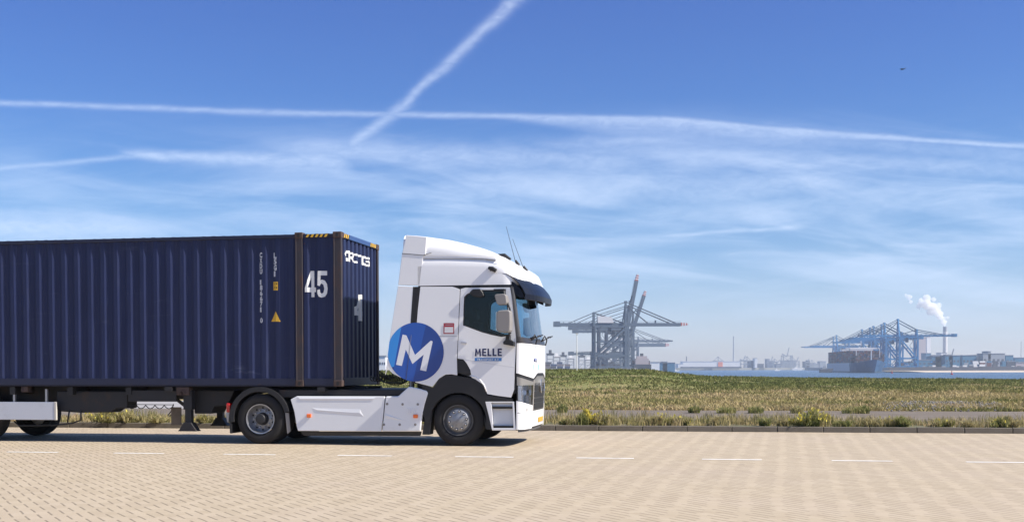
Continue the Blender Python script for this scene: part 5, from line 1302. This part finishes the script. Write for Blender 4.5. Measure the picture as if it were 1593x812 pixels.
for px, Y, out, back, lab in tops:
    ship_to_shore_crane(gl(px, Y), R(180 - 4), lab, gB, BL, out=out, back=back + 28, gauge=28, hb=49, apex=76, tower=60, stripes=2, span=18, girder=2.8, house=0)

def far_thing(name, label, cat, group=None):
    return tag(empty(name), label, cat, group)
def fbox(mb, px0, px1, py0, Y, depth, z0=1.0, mi=0):
    X0, X1 = (px0 - 796.5) / F * Y, (px1 - 796.5) / F * Y; z1 = At((px0 + px1) / 2, py0, Y).z; mb.box(X0, X1, Y, Y + depth, z0, z1, mi)
def building(name, label, cat, rects, Y, depth, m, group=None, z0=1.0, roof=None, base_px=None, windows=0):
    px = base_px if base_px else (rects[0][0] + rects[0][1]) / 2; X = (px - 796.5) / F * Y
    e = tag(empty(name, (X, Y, z0)), label, cat, group)
    mb = MB()
    for r in rects: fbox(mb, *r, Y, depth, z0)
    mb.v = [(a - X, b - Y, c - z0) for a, b, c in mb.v]; w = mb.build('wall', m, e)
    rb = MB()
    for r in rects:
        X0, X1 = (r[0] - 796.5) / F * Y - X, (r[1] - 796.5) / F * Y - X; z1 = At((r[0] + r[1]) / 2, r[2], Y).z - z0; rb.box(X0 - .6, X1 + .6, -.6, depth + .6, z1, z1 + .9)
    rb.build('roof', roof or fgrey, e)
    if windows:
        r = rects[0]; X0, X1 = (r[0] - 796.5) / F * Y - X, (r[1] - 796.5) / F * Y - X; z1 = At((r[0] + r[1]) / 2, r[2], Y).z - z0
        for k in range(windows):
            a = X0 + (X1 - X0) * (k + .25) / windows; wb = MB(); wb.box(a, a + (X1 - X0) / windows * .5, -.15, .1, z1 * .45, z1 * .62); wb.build('window', fdark, e)
    return e
# far land strips, quays and shores
def slab(name, pts, z0, z1, m):
    mb = MB(); n = len(pts); mb.v = [(x, y, z0) for x, y in pts] + [(x, y, z1) for x, y in pts]
    mb.f = [tuple(reversed(range(n))), tuple(range(n, 2 * n))] + [(i, (i + 1) % n, n + (i + 1) % n, n + i) for i in range(n)]; mb.m = [0] * len(mb.f)
    o = mb.build(name, m); o['kind'] = 'structure'; return o
quaym = fm('quay_concrete', (.25, .24, .23), vary=.3, vscale=.02)
slab('quay', [(-500, 1240), (gl(975, 1240)[0] + 8, 1240), (gl(995, 2600)[0] + 8, 2600), (-500, 2600)], WZ - .5, 1.0, quaym)
slab('far_land', [(-4200, 3400), (400, 3400), (gl(1150, 3450)[0], 3450), (gl(1290, 3700)[0], 3700), (4200, 3700), (4200, 4420), (-4200, 4420)], WZ - .5, 1.0, fm('far_land', (.17, .17, .15), vary=.3, vscale=.01))
slab('blue_crane_quay', [(gl(1393, 1800)[0], 1800), (2600, 1800), (2600, 3200), (gl(1299, 2900)[0], 3200), (gl(1299, 2900)[0], 2880)], WZ - .5, 1.0, quaym)
bm_ = MB(); n = 60
for i in range(n + 1):
    X = 560 + i * 28; wob = 8 * noise.noise(Vector((i * .35, 2, 0))); bm_.v += [(X, 1690 + wob - max(0, 6 - i) * -9, WZ + .02), (X, 1730 + wob * .5, WZ + 2.0), (X, 1762, WZ + 2.6)]
for i in range(n):
    for j in (0, 1): a = i * 3 + j; bm_.f.append((a, a + 3, a + 4, a + 1)); bm_.m.append(0)
bm_.build('beach', fm('beach_sand', (.50, .41, .31), vary=.15, vscale=.05), recalc=False, smooth=True)['kind'] = 'structure'
dk = MB(); rr_ = random.Random(3)
for i in range(n):
    X = 575 + i * 28; a, b = [WZ + 2.4, 1.8 + rr_.uniform(-.2, .9)]
    dk.add([(X, 1758, a), (X + 28, 1758, a), (X + 28, 1780, b), (X, 1780, b + rr_.uniform(-.3, .3)), (X, 1801, b), (X + 28, 1801, b)], [(0, 1, 2, 3), (3, 2, 5, 4)])
dk.build('stone_dike', fm('dike_stone', (.028, .026, .028), vary=.4, vscale=.2), recalc=False)['kind'] = 'structure'
# sand spit at the end of the mound
# --- ships
def container_ship():
    Y = 1600; e = empty('container_ship', gl(1356, Y, WZ), R(-90 - 17.3 + 10)); tag(e, 'large container ship stacked with brown containers, moored in front of the blue cranes', 'ship')
    L, B = 290, 46; hull = MB(); st = []
    for k in range(25):
        t = k / 24; x = 20 - L * t
        d = B / 2 * min(1, (t / .14 + .02)) ** .55; wl = B / 2 * min(1, (max(0, t - .02) / .22)) ** .7; zt = 14 + 4.0 * max(0, 1 - t / .08)
        st.append([(x + (6 if t < .12 else 0) * (1 - t / .12), s_ * d, zt) if q == 2 else ((x + (3 if t < .1 else 0) * (1 - t / .1), s_ * (d * .55 + wl * .45), zt * .5) if q == 1 else (x, s_ * wl, -.5)) for s_, q in ((-1, 2), (-1, 1), (-1, 0), (1, 0), (1, 1), (1, 2))])
    for ring in st: hull.v += ring
    for i in range(24):
        for j in range(5): a = i * 6 + j; hull.f.append((a, a + 1, a + 7, a + 6)); hull.m.append(0)
        a = i * 6; hull.f.append((a, a + 6, a + 11, a + 5)); hull.m.append(0)
    hull.f.append(tuple(range(6))); hull.m.append(0); hull.f.append(tuple(24 * 6 + j for j in range(6))); hull.m.append(0)
    hm = bpy.data.materials.new('hull_paint'); hm.use_nodes = True; N = NT(hm.node_tree); b = N.n['Principled BSDF']; x_, y_, z_ = N.sep(N.new('ShaderNodeTexCoord').outputs['Object'])
    c = N.mix(N.math('GREATER_THAN', x_, -46.0), (.42, .45, .50, 1), (.03, .09, .19, 1)); c = N.mix(N.math('LESS_THAN', z_, 2.0), c, (.05, .09, .14, 1)); N.l.new(c, b.inputs['Base Color']); b.inputs['Roughness'].default_value = .5
    hull.build('hull', hm, e)
    cm = [fm('box_brown', (.13, .045, .035)), fm('box_dark', (.06, .045, .05)), fm('box_red', (.16, .045, .04)), fm('box_grey', (.15, .13, .14)), fm('box_blue', (.04, .06, .12)), fm('box_tan', (.18, .11, .09))]
    r2 = random.Random(5)
    for bay in range(15):
        x1 = -14 - bay * 16.5; x0 = x1 - 13.2; mb = MB(); nr = 15 if bay == 0 else 18
        hmax = min(7, 4 + bay)
        for i in range(nr):
            hh = hmax - (1 if r2.random() < .25 else 0)
            if bay in (0,) and 6 <= i <= 9: hh = max(1, hh)
            for z in range(hh):
                y = (i - nr / 2) * 2.5; mb.box(x0, x1, y + .08, y + 2.42, 14 + z * 2.5, 14 + z * 2.5 + 2.42, r2.choice([0, 0, 1, 1, 2, 3, 4, 5]))
        mb.build('container_bay', cm, e)
    mb = MB(); mb.box(-92, -82, -16, 16, 14, 35); mb.box(-90, -84, -22, 22, 34.5, 36); mb.box(-226, -214, -8, 8, 14, 36); mb.build('superstructure', fwhite, e)
    mb = MB(); mb.beam((-4, 0, 17), (-4, 0, 31), 1.3); mb.build('mast', fwhite, e); mb = MB(); mb.beam((-87, 0, 39), (-87, 0, 46), 1); mb.build('mast', fwhite, e)
    for y in (-16, 16): mb = MB(); mb.beam((-30, y, 14), (-30, y, 34), 1.0); mb.beam((-30, y, 34), (-30, y * .2, 33), .7); mb.build('lashing_post', fwhite, e)
container_ship()
def boat(px, py_top, Y, wpx, name, label, cat, m, m2, group=None, h=3.0):
    e = tag(empty(name, gl(px, Y, WZ)), label, cat, group); L = wpx / F * Y; mb = MB()
    mb.prism([(-L / 2, .2), (-L / 2, h), (L / 2 + L * .05, h * 1.25), (L / 2 - L * .06, .2)], -L * .12, L * .12); mb.build('hull', m, e, bevel=.3)
    zt = At(px, py_top, Y).z - WZ
    mb = MB(); mb.box(-L * .32, L * .05, -L * .09, L * .09, h, max(h + 1, zt * .75)); mb.box(-L * .2, -L * .02, -L * .07, L * .07, max(h + 1, zt * .75), zt); mb.build('wheelhouse', m2, e)
    mb = MB(); mb.beam((-L * .1, 0, zt), (-L * .1, 0, zt + 3), .5); mb.build('mast', m2, e)
boat(1285, 569.5, 1630, 20, 'tugboat', 'dark tug lying at the left end of the container ship', 'tug', fdark, fgrey, h=5)
boat(1240, 571, 3000, 16, 'white_boat', 'white boat on the water left of the container ship', 'boat', fwhite, fwhite, h=5)
boat(1209, 573.6, 2500, 8, 'white_boat', 'smallest white boat out on the water, left of the other white boat', 'boat', fwhite, fwhite, h=2)
boat(1052, 574.5, 2300, 9, 'white_boat', 'low white boat on the water in front of the long white warehouse', 'boat', fwhite, fwhite, h=2)
# ship at the grey cranes, seen over the mound
e = tag(empty('cargo_ship', gl(998, 1500, WZ), R(90)), 'small cargo ship with a pinkish superstructure under the grey cranes', 'ship')
mb = MB(); mb.prism([(-14, 0), (-14, 12), (60, 12), (60, 0)], -11, 11); mb.build('hull', fdark, e)
mb = MB(); mb.box(-12, 0, -8, 9, 12, 19.5); mb.box(-11, -2, -6, 7, 19.5, 22.5); mb.build('superstructure', fpink, e)
mb = MB(); mb.box(-8, -4, -1.5, 2.5, 22.5, 26); mb.build('funnel', fdark, e)
r2 = random.Random(8); mb = MB()
for i in range(9):
    for z in range(2): mb.box(2, 14, -11 + i * 2.5, -11 + i * 2.5 + 2.3, 12 + z * 2.5, 14.4 + z * 2.5, r2.randrange(3))
mb.build('container_bay', [MATS['box_brown'], MATS['box_dark'], MATS['box_grey']], e)

# --- middle distance and far shore
building('storage_building', 'small white block just right of the small cargo ship', 'building', [(1011, 1026, 563.5)], 1900, 20, fwhite, z0=WZ)
building('storage_building', 'blue-grey sheds between the white block and the long white warehouse', 'building', [(1026, 1050, 564.3), (1031, 1038, 562.8)], 1950, 30, fgrey if False else fblue, z0=WZ)
w = building('warehouse', 'long low white warehouse with an orange stripe across the water', 'warehouse', [(1063, 1151, 562.3), (1055, 1063, 566)], 3300, 60, fwhite, roof=fwhite)
mb = MB(); X0, Xw = (1117 - 796.5) / F * 3300, (1107 - 796.5) / F * 3300; z1 = At(1120, 563.2, 3300).z; base = w.location
mb.box(X0 - base.x, X0 + 13 - base.x, -1.0, -.1, .5, z1 - 1); mb.build('orange_stripe', forange, w)
mb = MB(); mb.box((1058 - 796.5) / F * 3300 - base.x, (1152 - 796.5) / F * 3300 - base.x, -14, -2, -1, 3.2); mb.build('dark_plinth', fdark, w)
def mast(px, py, Y, label, name='mast', cat='mast', r=1.2, m=fgrey, arms=(), top=None, group=None):
    e = tag(empty(name, gl(px, Y, 1)), label, cat, group); z = At(px, py, Y).z - 1; mb = MB(); mb.tube([(0, 0, 0), (0, 0, z)], [r, r * .6], 8); mb.build('pole', m, e)
    if top: mb = MB(); mb.box(-top, top, -1, 1, z - 1.2, z); mb.build('head', m, e)
    for (dx, dz) in arms: mb = MB(); mb.beam((0, 0, z * dz), (dx, 0, z * dz), .6); mb.build('arm', m, e)
    return e
mast(1141, 523, 3350, 'tall thin chimney behind the right end of the white warehouse', 'chimney_stack', 'chimney', 2.4)
mast(1068, 554, 3350, 'short dark mast at the left end of the white warehouse', r=2.2, m=fdark)
mast(1588, 531, 2600, 'thin mast at the far right behind the blue sheds', r=.9)
# far cranes on the horizon
gC = 'tiny cranes on the far shore'
def far_crane(px, Y, h, label, jib=.6, w=.5, m=None, kind=0):
    e = tag(empty('distant_crane', gl(px, Y, 1)), label, 'crane', gC); m = m or fgrey; z = h; mb = MB(); s_ = w * h
    for q in (-s_ / 2, s_ / 2):
        for y in (-s_ / 2, s_ / 2): mb.beam((q, y, 0), (q, y, z * .6), 2)
    [mb.beam((-s_ / 2, yy * s_ / 2, z * qq), (s_ / 2, yy * s_ / 2, z * qq), 2.0) for yy in (-1, 1) for qq in (.3, .6)]; [mb.beam((xx * s_ / 2, -s_ / 2, z * .6), (xx * s_ / 2, s_ / 2, z * .6), 2.0) for xx in (-1, 1)]; mb.build('portal_frame', m, e)
    mb = MB()
    if kind == 0: mb.beam((-h * .5, 0, z * .62), (h * jib, 0, z * .62), 2.6); mb.beam((0, 0, z * .62), (0, 0, z), 2.2); mb.beam((0, 0, z), (h * jib * .8, 0, z * .64), 1.1); mb.beam((0, 0, z), (-h * .4, 0, z * .64), 1.1)
    else: mb.beam((0, 0, z * .55), (h * jib * .35, 0, z), 2.2); mb.beam((0, 0, z * .55), (-h * .25, 0, z * .7), 3)
    mb.build('boom', m, e)
for px, Y, h, lab, jib, kind in [(1117, 3420, 33, 'small humped crane rising behind the middle of the white warehouse', .5, 0), (1156, 3400, 36, 'distant crane just right of the white warehouse', .5, 1), (1162, 3500, 34, 'second distant crane right of the white warehouse', .4, 0),
        (1199, 3500, 34, 'distant crane standing over the dark tanks on the far shore', .5, 1), (1205, 3600, 28, 'low distant crane beside the dark tanks', .5, 0), (1224, 3600, 62, 'tallest distant crane left of the blue crane booms', .3, 1),
        (1219, 3700, 36, 'distant crane leaning against the tallest one on its left', .5, 0), (1231, 3700, 36, 'distant crane next to the tallest one on its right', .5, 0), (1239, 3750, 34, 'distant crane third from the tallest one', .5, 1),
        (1256, 3900, 30, 'distant crane standing apart below the blue boom end', .5, 1), (1263, 3900, 26, 'low distant crane right below the blue boom end', .5, 0)]:
    far_crane(px, Y, h, lab, jib, .45, None, kind)
gT = 'tank and silo blocks on the far shore'
for px, wpx, py, Y, m, lab in [(1170, 9, 561, 3500, fdark, 'dark ship-like block right of the white warehouse'), (1176, 4, 557.5, 3480, fwhite, 'slim white tower beside the dark block right of the warehouse'), (1183, 10, 566, 3600, fdark, 'low dark shed under the slim white tower'), (1195, 4, 558.5, 3600, fgrey, 'tall grey silo left of the dark tanks'), (1200, 8, 563, 3600, fgrey, 'grey tank beside the tall silo'),
                               (1212, 8, 566, 3700, fgrey, 'low grey shed left of the tall distant crane'), (1228, 22, 560.5, 3800, fgrey, 'broad block under the cluster of distant cranes'), (1253, 3, 562.5, 3900, fdark, 'dark silo left of the tug'), (1258, 3, 560.5, 3900, fdark, 'slim dark silo next to another one left of the tug'), (1268, 12, 566, 3900, fgrey, 'low block left of the tug'), (1280, 10, 562, 3900, fgrey, 'grey block above the tug')]:
    building('tank_block', lab, 'storage tank', [(px - wpx / 2, px + wpx / 2, py)], Y, 30, m, gT)
# left of the grey cranes: gantries seen over the grass
gD = 'low stacking cranes left of the grey quay cranes'
for k, (px, h, lab) in enumerate([(856, 26, 'stacking crane just clear of the truck front'), (866, 22, 'second stacking crane from the truck front'), (876, 24, 'third stacking crane from the truck front'), (888, 20, 'stacking crane left of the white pole'), (905, 24, 'stacking crane right of the white pole'), (915, 18, 'stacking crane at the foot of the grey landside legs')]):
    e = tag(empty('stacking_crane', gl(px, 1650 + 40 * k, 1)), lab, 'crane', gD); mb = MB(); s_ = 9
    for x in (-s_ / 2, s_ / 2):
        for y in (-6, 6): mb.beam((x, y, 0), (x, y, h * .75), 1.1)
    for z in (.25, .5, .75): mb.beam((-s_ / 2, -6, h * z), (s_ / 2, -6, h * z), 1.0)
    for x in (-s_ / 2, s_ / 2): mb.beam((x, -6, h * .72), (x, 6, h * .72), 1.0)
    mb.beam((-s_ / 2, 6, h * .72), (s_ / 2, 6, h * .72), 1.0); mb.beam((-s_ / 2, -6, 0), (s_ / 2, -6, h * .5), .6); mb.build('portal_frame', fgrey, e)
    mb = MB(); mb.box(-s_ * .6, s_ * .6, -7, 7, h * .75, h * .82); mb.box(-2, 2, -2, 2, h * .82, h); mb.build('trolley', fwhite if k % 2 else fdark, e)
building('storage_building', 'pale block glimpsed between the container and the cab', 'building', [(590, 600, 554.5)], 900, 20, fwhite, z0=-1, windows=3)
r4 = random.Random(12); gE = 'container stacks on the grey crane quay'
for k, (px, n_) in enumerate([(853, 3), (862, 2), (872, 3), (884, 2), (930, 3), (941, 4), (952, 3), (961, 2)]):
    where = ['nearest the truck front', 'second from the truck front', 'third from the truck front', 'fourth from the truck front', 'under the left legs of the grey cranes', 'second from the left crane legs', 'third from the left crane legs', 'beside the right legs of the grey cranes'][k]
    e = tag(empty('container_stack', gl(px, 1400, 1)), 'dark container stack on the quay, ' + where, 'container stack', gE)
    for q in range(n_): mb = MB(); mb.box(-4.2, 3.6 + r4.uniform(-1.5, .3), 0, 2.4, q * 2.6, q * 2.6 + 2.5); mb.build('container', r4.choice([MATS['box_dark'], MATS['box_blue'], MATS['box_grey'], fdark]), e)

# --- right-hand shore
building('silo_building', 'broad pinkish-grey silo block behind the blue cranes', 'building', [(1427, 1440, 525)], 2700, 30, fpink, roof=fpink)
building('boiler_house', 'tall pale tower between the pinkish silo and the chimney', 'building', [(1441.5, 1447.5, 524)], 2900, 16, fwhite, roof=fwhite)
building('boiler_house', 'small grey-blue block at the foot of the pale tower', 'building', [(1440, 1448, 549.5)], 2600, 30, fblue)
gF = 'blue and grey sheds along the right shore'
for (rects, Y, m, lab, wn) in [([(1449, 1469.5, 554.5), (1455, 1464, 552.8)], 2000, fblue, 'blue shed left of the chimney foot', 3), ([(1470.5, 1493, 553), (1476, 1482, 551.8)], 1980, fblue, 'blue shed right of the chimney foot', 4), ([(1497, 1519, 552.8)], 1990, fblue, 'third blue shed from the chimney', 4), ([(1520, 1528, 552.2)], 2000, fwhite, 'small white block between blue sheds', 0),
                               ([(1529, 1563, 550.2), (1537, 1541, 546.8)], 1980, fgrey, 'largest grey shed on the right shore, with a roof vent', 5), ([(1564.5, 1576, 552.8)], 2000, fblue, 'narrow blue shed right of the largest grey shed', 2), ([(1578.5, 1610, 556.5)], 2050, fblue, 'long low blue shed at the far right', 4), ([(1566, 1579, 562.5)], 1900, fdark, 'low dark container pile in front of the right sheds', 0), ([(1580, 1600, 564)], 1900, fpink, 'low reddish pile at the far right', 0),
                               ([(1463.5, 1473, 548.8)], 2300, fwhite, 'white block at the chimney foot', 0), ([(1400, 1428, 563)], 1900, fblue, 'low blue shed under the nearest blue crane', 3), ([(1428, 1448, 560)], 1950, fblue, 'blue shed under the pinkish silo', 3)]:
    building('shed', lab, 'shed', rects, Y, 26, m, gF, windows=wn)
gG = 'vehicles and bright boxes on the right quay'
for px, wpx, lab in [(1485, 6, 'bright white trailer box in front of the second blue shed'), (1501, 6, 'bright white trailer box in front of the third blue shed'), (1453, 5, 'white trailer box left of the chimney foot')]:
    e = tag(empty('trailer_box', gl(px, 1850, 1)), lab, 'trailer', gG); mb = MB(); mb.box(-wpx / 2, wpx / 2, 0, 2.5, 1.1, 3.8); mb.build('body', fwhite, e); mb = MB(); mb.box(-wpx / 2, wpx / 2, .3, 2.2, .5, 1.1); mb.build('chassis', fdark, e)
far_thing_c = tag(empty('mobile_crane', gl(1479, 2050, 1)), 'slanting crane jib just right of the chimney', 'crane'); z = At(1483, 543.5, 2050).z
mb = MB(); mb.beam((0, 0, 16), (5, 0, z), 1.6); mb.build('jib', fgrey, far_thing_c); mb = MB(); mb.box(-3, 3, -2, 4, 0, 18); mb.build('base', fdark, far_thing_c)
gH = 'container piles and sheds crowding the right quay'
seen7 = set(); r7 = random.Random(21); xs7 = sorted(r7.uniform(1403, 1600) for _ in range(34)); cols7 = [(fblue, 'blue'), (fblue, 'blue'), (fdark, 'dark'), (fwhite, 'white'), (crane_blue, 'bright blue'), (MATS['box_brown'], 'brown'), (fgrey, 'grey')]
for k, px in enumerate(xs7):
    m_, cn = r7.choice(cols7); Y = r7.uniform(1830, 1900); wpx = r7.uniform(2.5, 9); nl = r7.choice([1, 1, 2, 2, 3, 4]); L_ = wpx / F * Y
    zone = 'between the blue crane legs' if px < 1445 else 'by the chimney foot' if px < 1475 else 'before the second blue shed' if px < 1496 else 'before the third blue shed' if px < 1522 else 'before the largest grey shed' if px < 1565 else 'before the farthest right sheds'
    mk = lambda: '%s %s container pile, %s high, %s' % (['narrow', 'short', 'wide', 'long'][min(3, int(wpx / 2.4))], cn, ['one', 'two', 'three', 'four'][nl - 1], zone)
    while mk() in seen7: m_, cn = r7.choice(cols7); nl = r7.choice([1, 2, 3, 4]); wpx = r7.uniform(2.5, 9); L_ = wpx / F * Y
    seen7.add(mk()); e = tag(empty('container_pile', gl(px, Y, 1)), mk(), 'container pile', gH)
    for q in range(nl): mb = MB(); off = r7.uniform(-.8, .8); mb.box(-L_ / 2 + off, L_ / 2 + off, 0, 2.5, q * 2.6, q * 2.6 + 2.5); mb.build('container', m_ if r7.random() < .75 else r7.choice(cols7)[0], e)
# chimney and its steam
CYY = 2900; cp = gl(1469.8, CYY, 1); zc = At(1469.8, 508.3, CYY).z
ch = tag(empty('power_station_chimney', cp), 'tall grey chimney giving off a white plume of steam', 'chimney')
mb = MB(); mb.tube([(0, 0, 0), (0, 0, zc - 13)], [5.9, 5.2], 20); mb.build('shaft', fm('shaft_grey', (.50, .48, .47), vary=.1, vscale=.05), ch, smooth='auto')
mb = MB(); mb.tube([(0, 0, zc - 13), (0, 0, zc - 1)], [5.2, 5.1], 20); mb.build('top_band', fgrey, ch, smooth='auto')
sm = bpy.data.materials.new('steam'); sm.use_nodes = True; N = NT(sm.node_tree); N.n.clear(); o_ = N.new('ShaderNodeOutputMaterial'); v_ = N.new('ShaderNodeVolumePrincipled')
v_.inputs['Color'].default_value = (.97, .97, .98, 1); P = N.new('ShaderNodeTexCoord').outputs['Object']
v_.inputs['Density'].default_value = .11; v_.inputs['Anisotropy'].default_value = .2; N.l.new(v_.outputs[0], o_.inputs['Volume'])
pp_ = [(1469.8, 507, 6), (1469.4, 503, 7), (1469, 499, 8.5), (1466, 493, 10), (1461, 486, 12.5), (1455.5, 480, 13.5), (1450, 474, 16), (1444.5, 470.5, 15), (1438, 472, 12), (1431, 475, 8.5), (1427, 478, 5), (1418, 469, 6.5), (1413.5, 463, 6.5), (1410, 459, 3.5)]
bm = bmesh.new(); rs_ = random.Random(4); c0 = Vector((cp[0], CYY, At(1469.8, 508, CYY).z))
for (a, b2), (c2, d2) in zip([((p[0], p[1]), p[2]) for p in pp_], [((p[0], p[1]), p[2]) for p in pp_[1:]] + [((pp_[-1][0], pp_[-1][1]), pp_[-1][2])]):
    for k in range(5):
        t = rs_.random(); px = a[0] + (c2[0] - a[0]) * t; py = a[1] + (c2[1] - a[1]) * t; r = (b2 + (d2 - b2) * t)
        if 1418.5 < px < 1426 and b2 < 6: continue
        q = At(px, py, CYY) - c0 + Vector((rs_.gauss(0, r * .40), rs_.gauss(0, r * .4), rs_.gauss(0, r * .40))); rad = r * rs_.uniform(.38, .85)
        bmesh.ops.create_icosphere(bm, subdivisions=2, radius=rad, matrix=Matrix.Translation(q))
me = bpy.data.meshes.new('steam_plume'); bm.to_mesh(me); bm.free(); me.materials.append(sm); so = bpy.data.objects.new('steam_plume', me); COL.objects.link(so); so.location = c0
rmsh = so.modifiers.new('r', 'REMESH'); rmsh.mode = 'VOXEL'; rmsh.voxel_size = 1.6
tx = bpy.data.textures.new('puff', 'CLOUDS'); tx.noise_scale = 9; tx.noise_depth = 3; dsp = so.modifiers.new('d', 'DISPLACE'); dsp.texture = tx; dsp.strength = 6.0; dsp.texture_coords = 'LOCAL'
tag(so, 'white steam drifting left from the tall chimney', 'steam', kind='stuff')
# buoys
for px, Y, lab in [(1480.5, 1150, 'larger red buoy on the water below the chimney'), (1387.5, 1450, 'smaller red buoy near the bow of the container ship')]:
    e = tag(empty('buoy', gl(px, Y, WZ)), lab, 'buoy', 'red buoys in the channel'); mb = MB(); mb.rev([(0, 1.3), (.9, 1.3), (1.3, .6), (3.0, .3), (3.3, 0)], (0, 0, 0), 12, axis='z'); mb.build('body', fm('buoy_red', (.35, .03, .03)), e); mb = MB(); mb.box(-.35, .35, -.35, .35, 3.2, 4.0); mb.build('topmark', MATS['buoy_red'], e)
# gull
gp_ = At(1405, 108, 95); e = tag(empty('gull', gp_, R(20)), 'small grey bird gliding high in the sky at the upper right', 'bird'); gm = fm('gull_grey', (.12, .14, .19))
mb = MB(); mb.add([(-.55, 0, -.05), (-.22, -.07, .02), (0, -.10, 0), (.25, -.07, .13), (.55, .0, .24), (.25, .08, .14), (0, .16, .02), (-.22, .08, .03)], [(0, 1, 7), (1, 2, 6, 7), (2, 3, 5, 6), (3, 4, 5)])
n_ = len(mb.v); mb.v += [(a, b, c - .02) for a, b, c in mb.v[:n_]]; mb.f += [tuple(reversed([i + n_ for i in f])) for f in mb.f[:4]]; mb.m += [0] * 4; mb.tube([(0, -.25, -.01), (0, -.1, -.01), (0, .15, 0), (0, .32, .01)], [.015, .04, .035, .015], 8)
mb.build('body', gm, e)
# posts in the field
def gz(px, Y): x = (px - 796.5) / F * Y; return (x, Y, terrain(x, Y))
def ground_post(name, px, Y, h, r, label, cat, m, head=None, group=None):
    e = tag(empty(name, gz(px, Y)), label, cat, group); mb = MB(); mb.tube([(0, 0, -.2), (0, 0, h)], [r, r * .8], 8); mb.build('pole', m, e)
    if head: mb = MB(); mb.box(-head, head, -.05, .05, h - .05, h + .05); mb.build('head', m, e)
    return e
ground_post('lamp_post', 897.5, 98, 3.1, .035, 'slim white pole on the grass in front of the grey cranes', 'pole', fwhite, .10)
ground_post('stake', 1088.5, 128, .75, .025, 'left of two dark stakes at the water edge of the grass', 'stake', fdark, group='stakes at the grass edge'); ground_post('stake', 1095.5, 128, .95, .03, 'right and taller of two dark stakes at the water edge', 'stake', fdark, group='stakes at the grass edge')
ground_post('stake', 1590, 75, .55, .02, 'thin dark stake in the grass at the far right', 'stake', fdark)

# ------------------------------------------------------------------ haze
HAZE = .00011
mb = MB(); mb.box(-4350, 4350, -320, 4480, -7.8, 205)
hz = mb.build('haze', bpy.data.materials.new('haze_air')); hmat = hz.data.materials[0]; hmat.use_nodes = True; N = NT(hmat.node_tree); N.n.clear()
o_ = N.new('ShaderNodeOutputMaterial'); v_ = N.new('ShaderNodeVolumePrincipled'); v_.inputs['Color'].default_value = (.74, .84, 1.0, 1); v_.inputs['Density'].default_value = HAZE; v_.inputs['Anisotropy'].default_value = .1
N.l.new(v_.outputs[0], o_.inputs['Volume']); hz['kind'] = 'stuff'
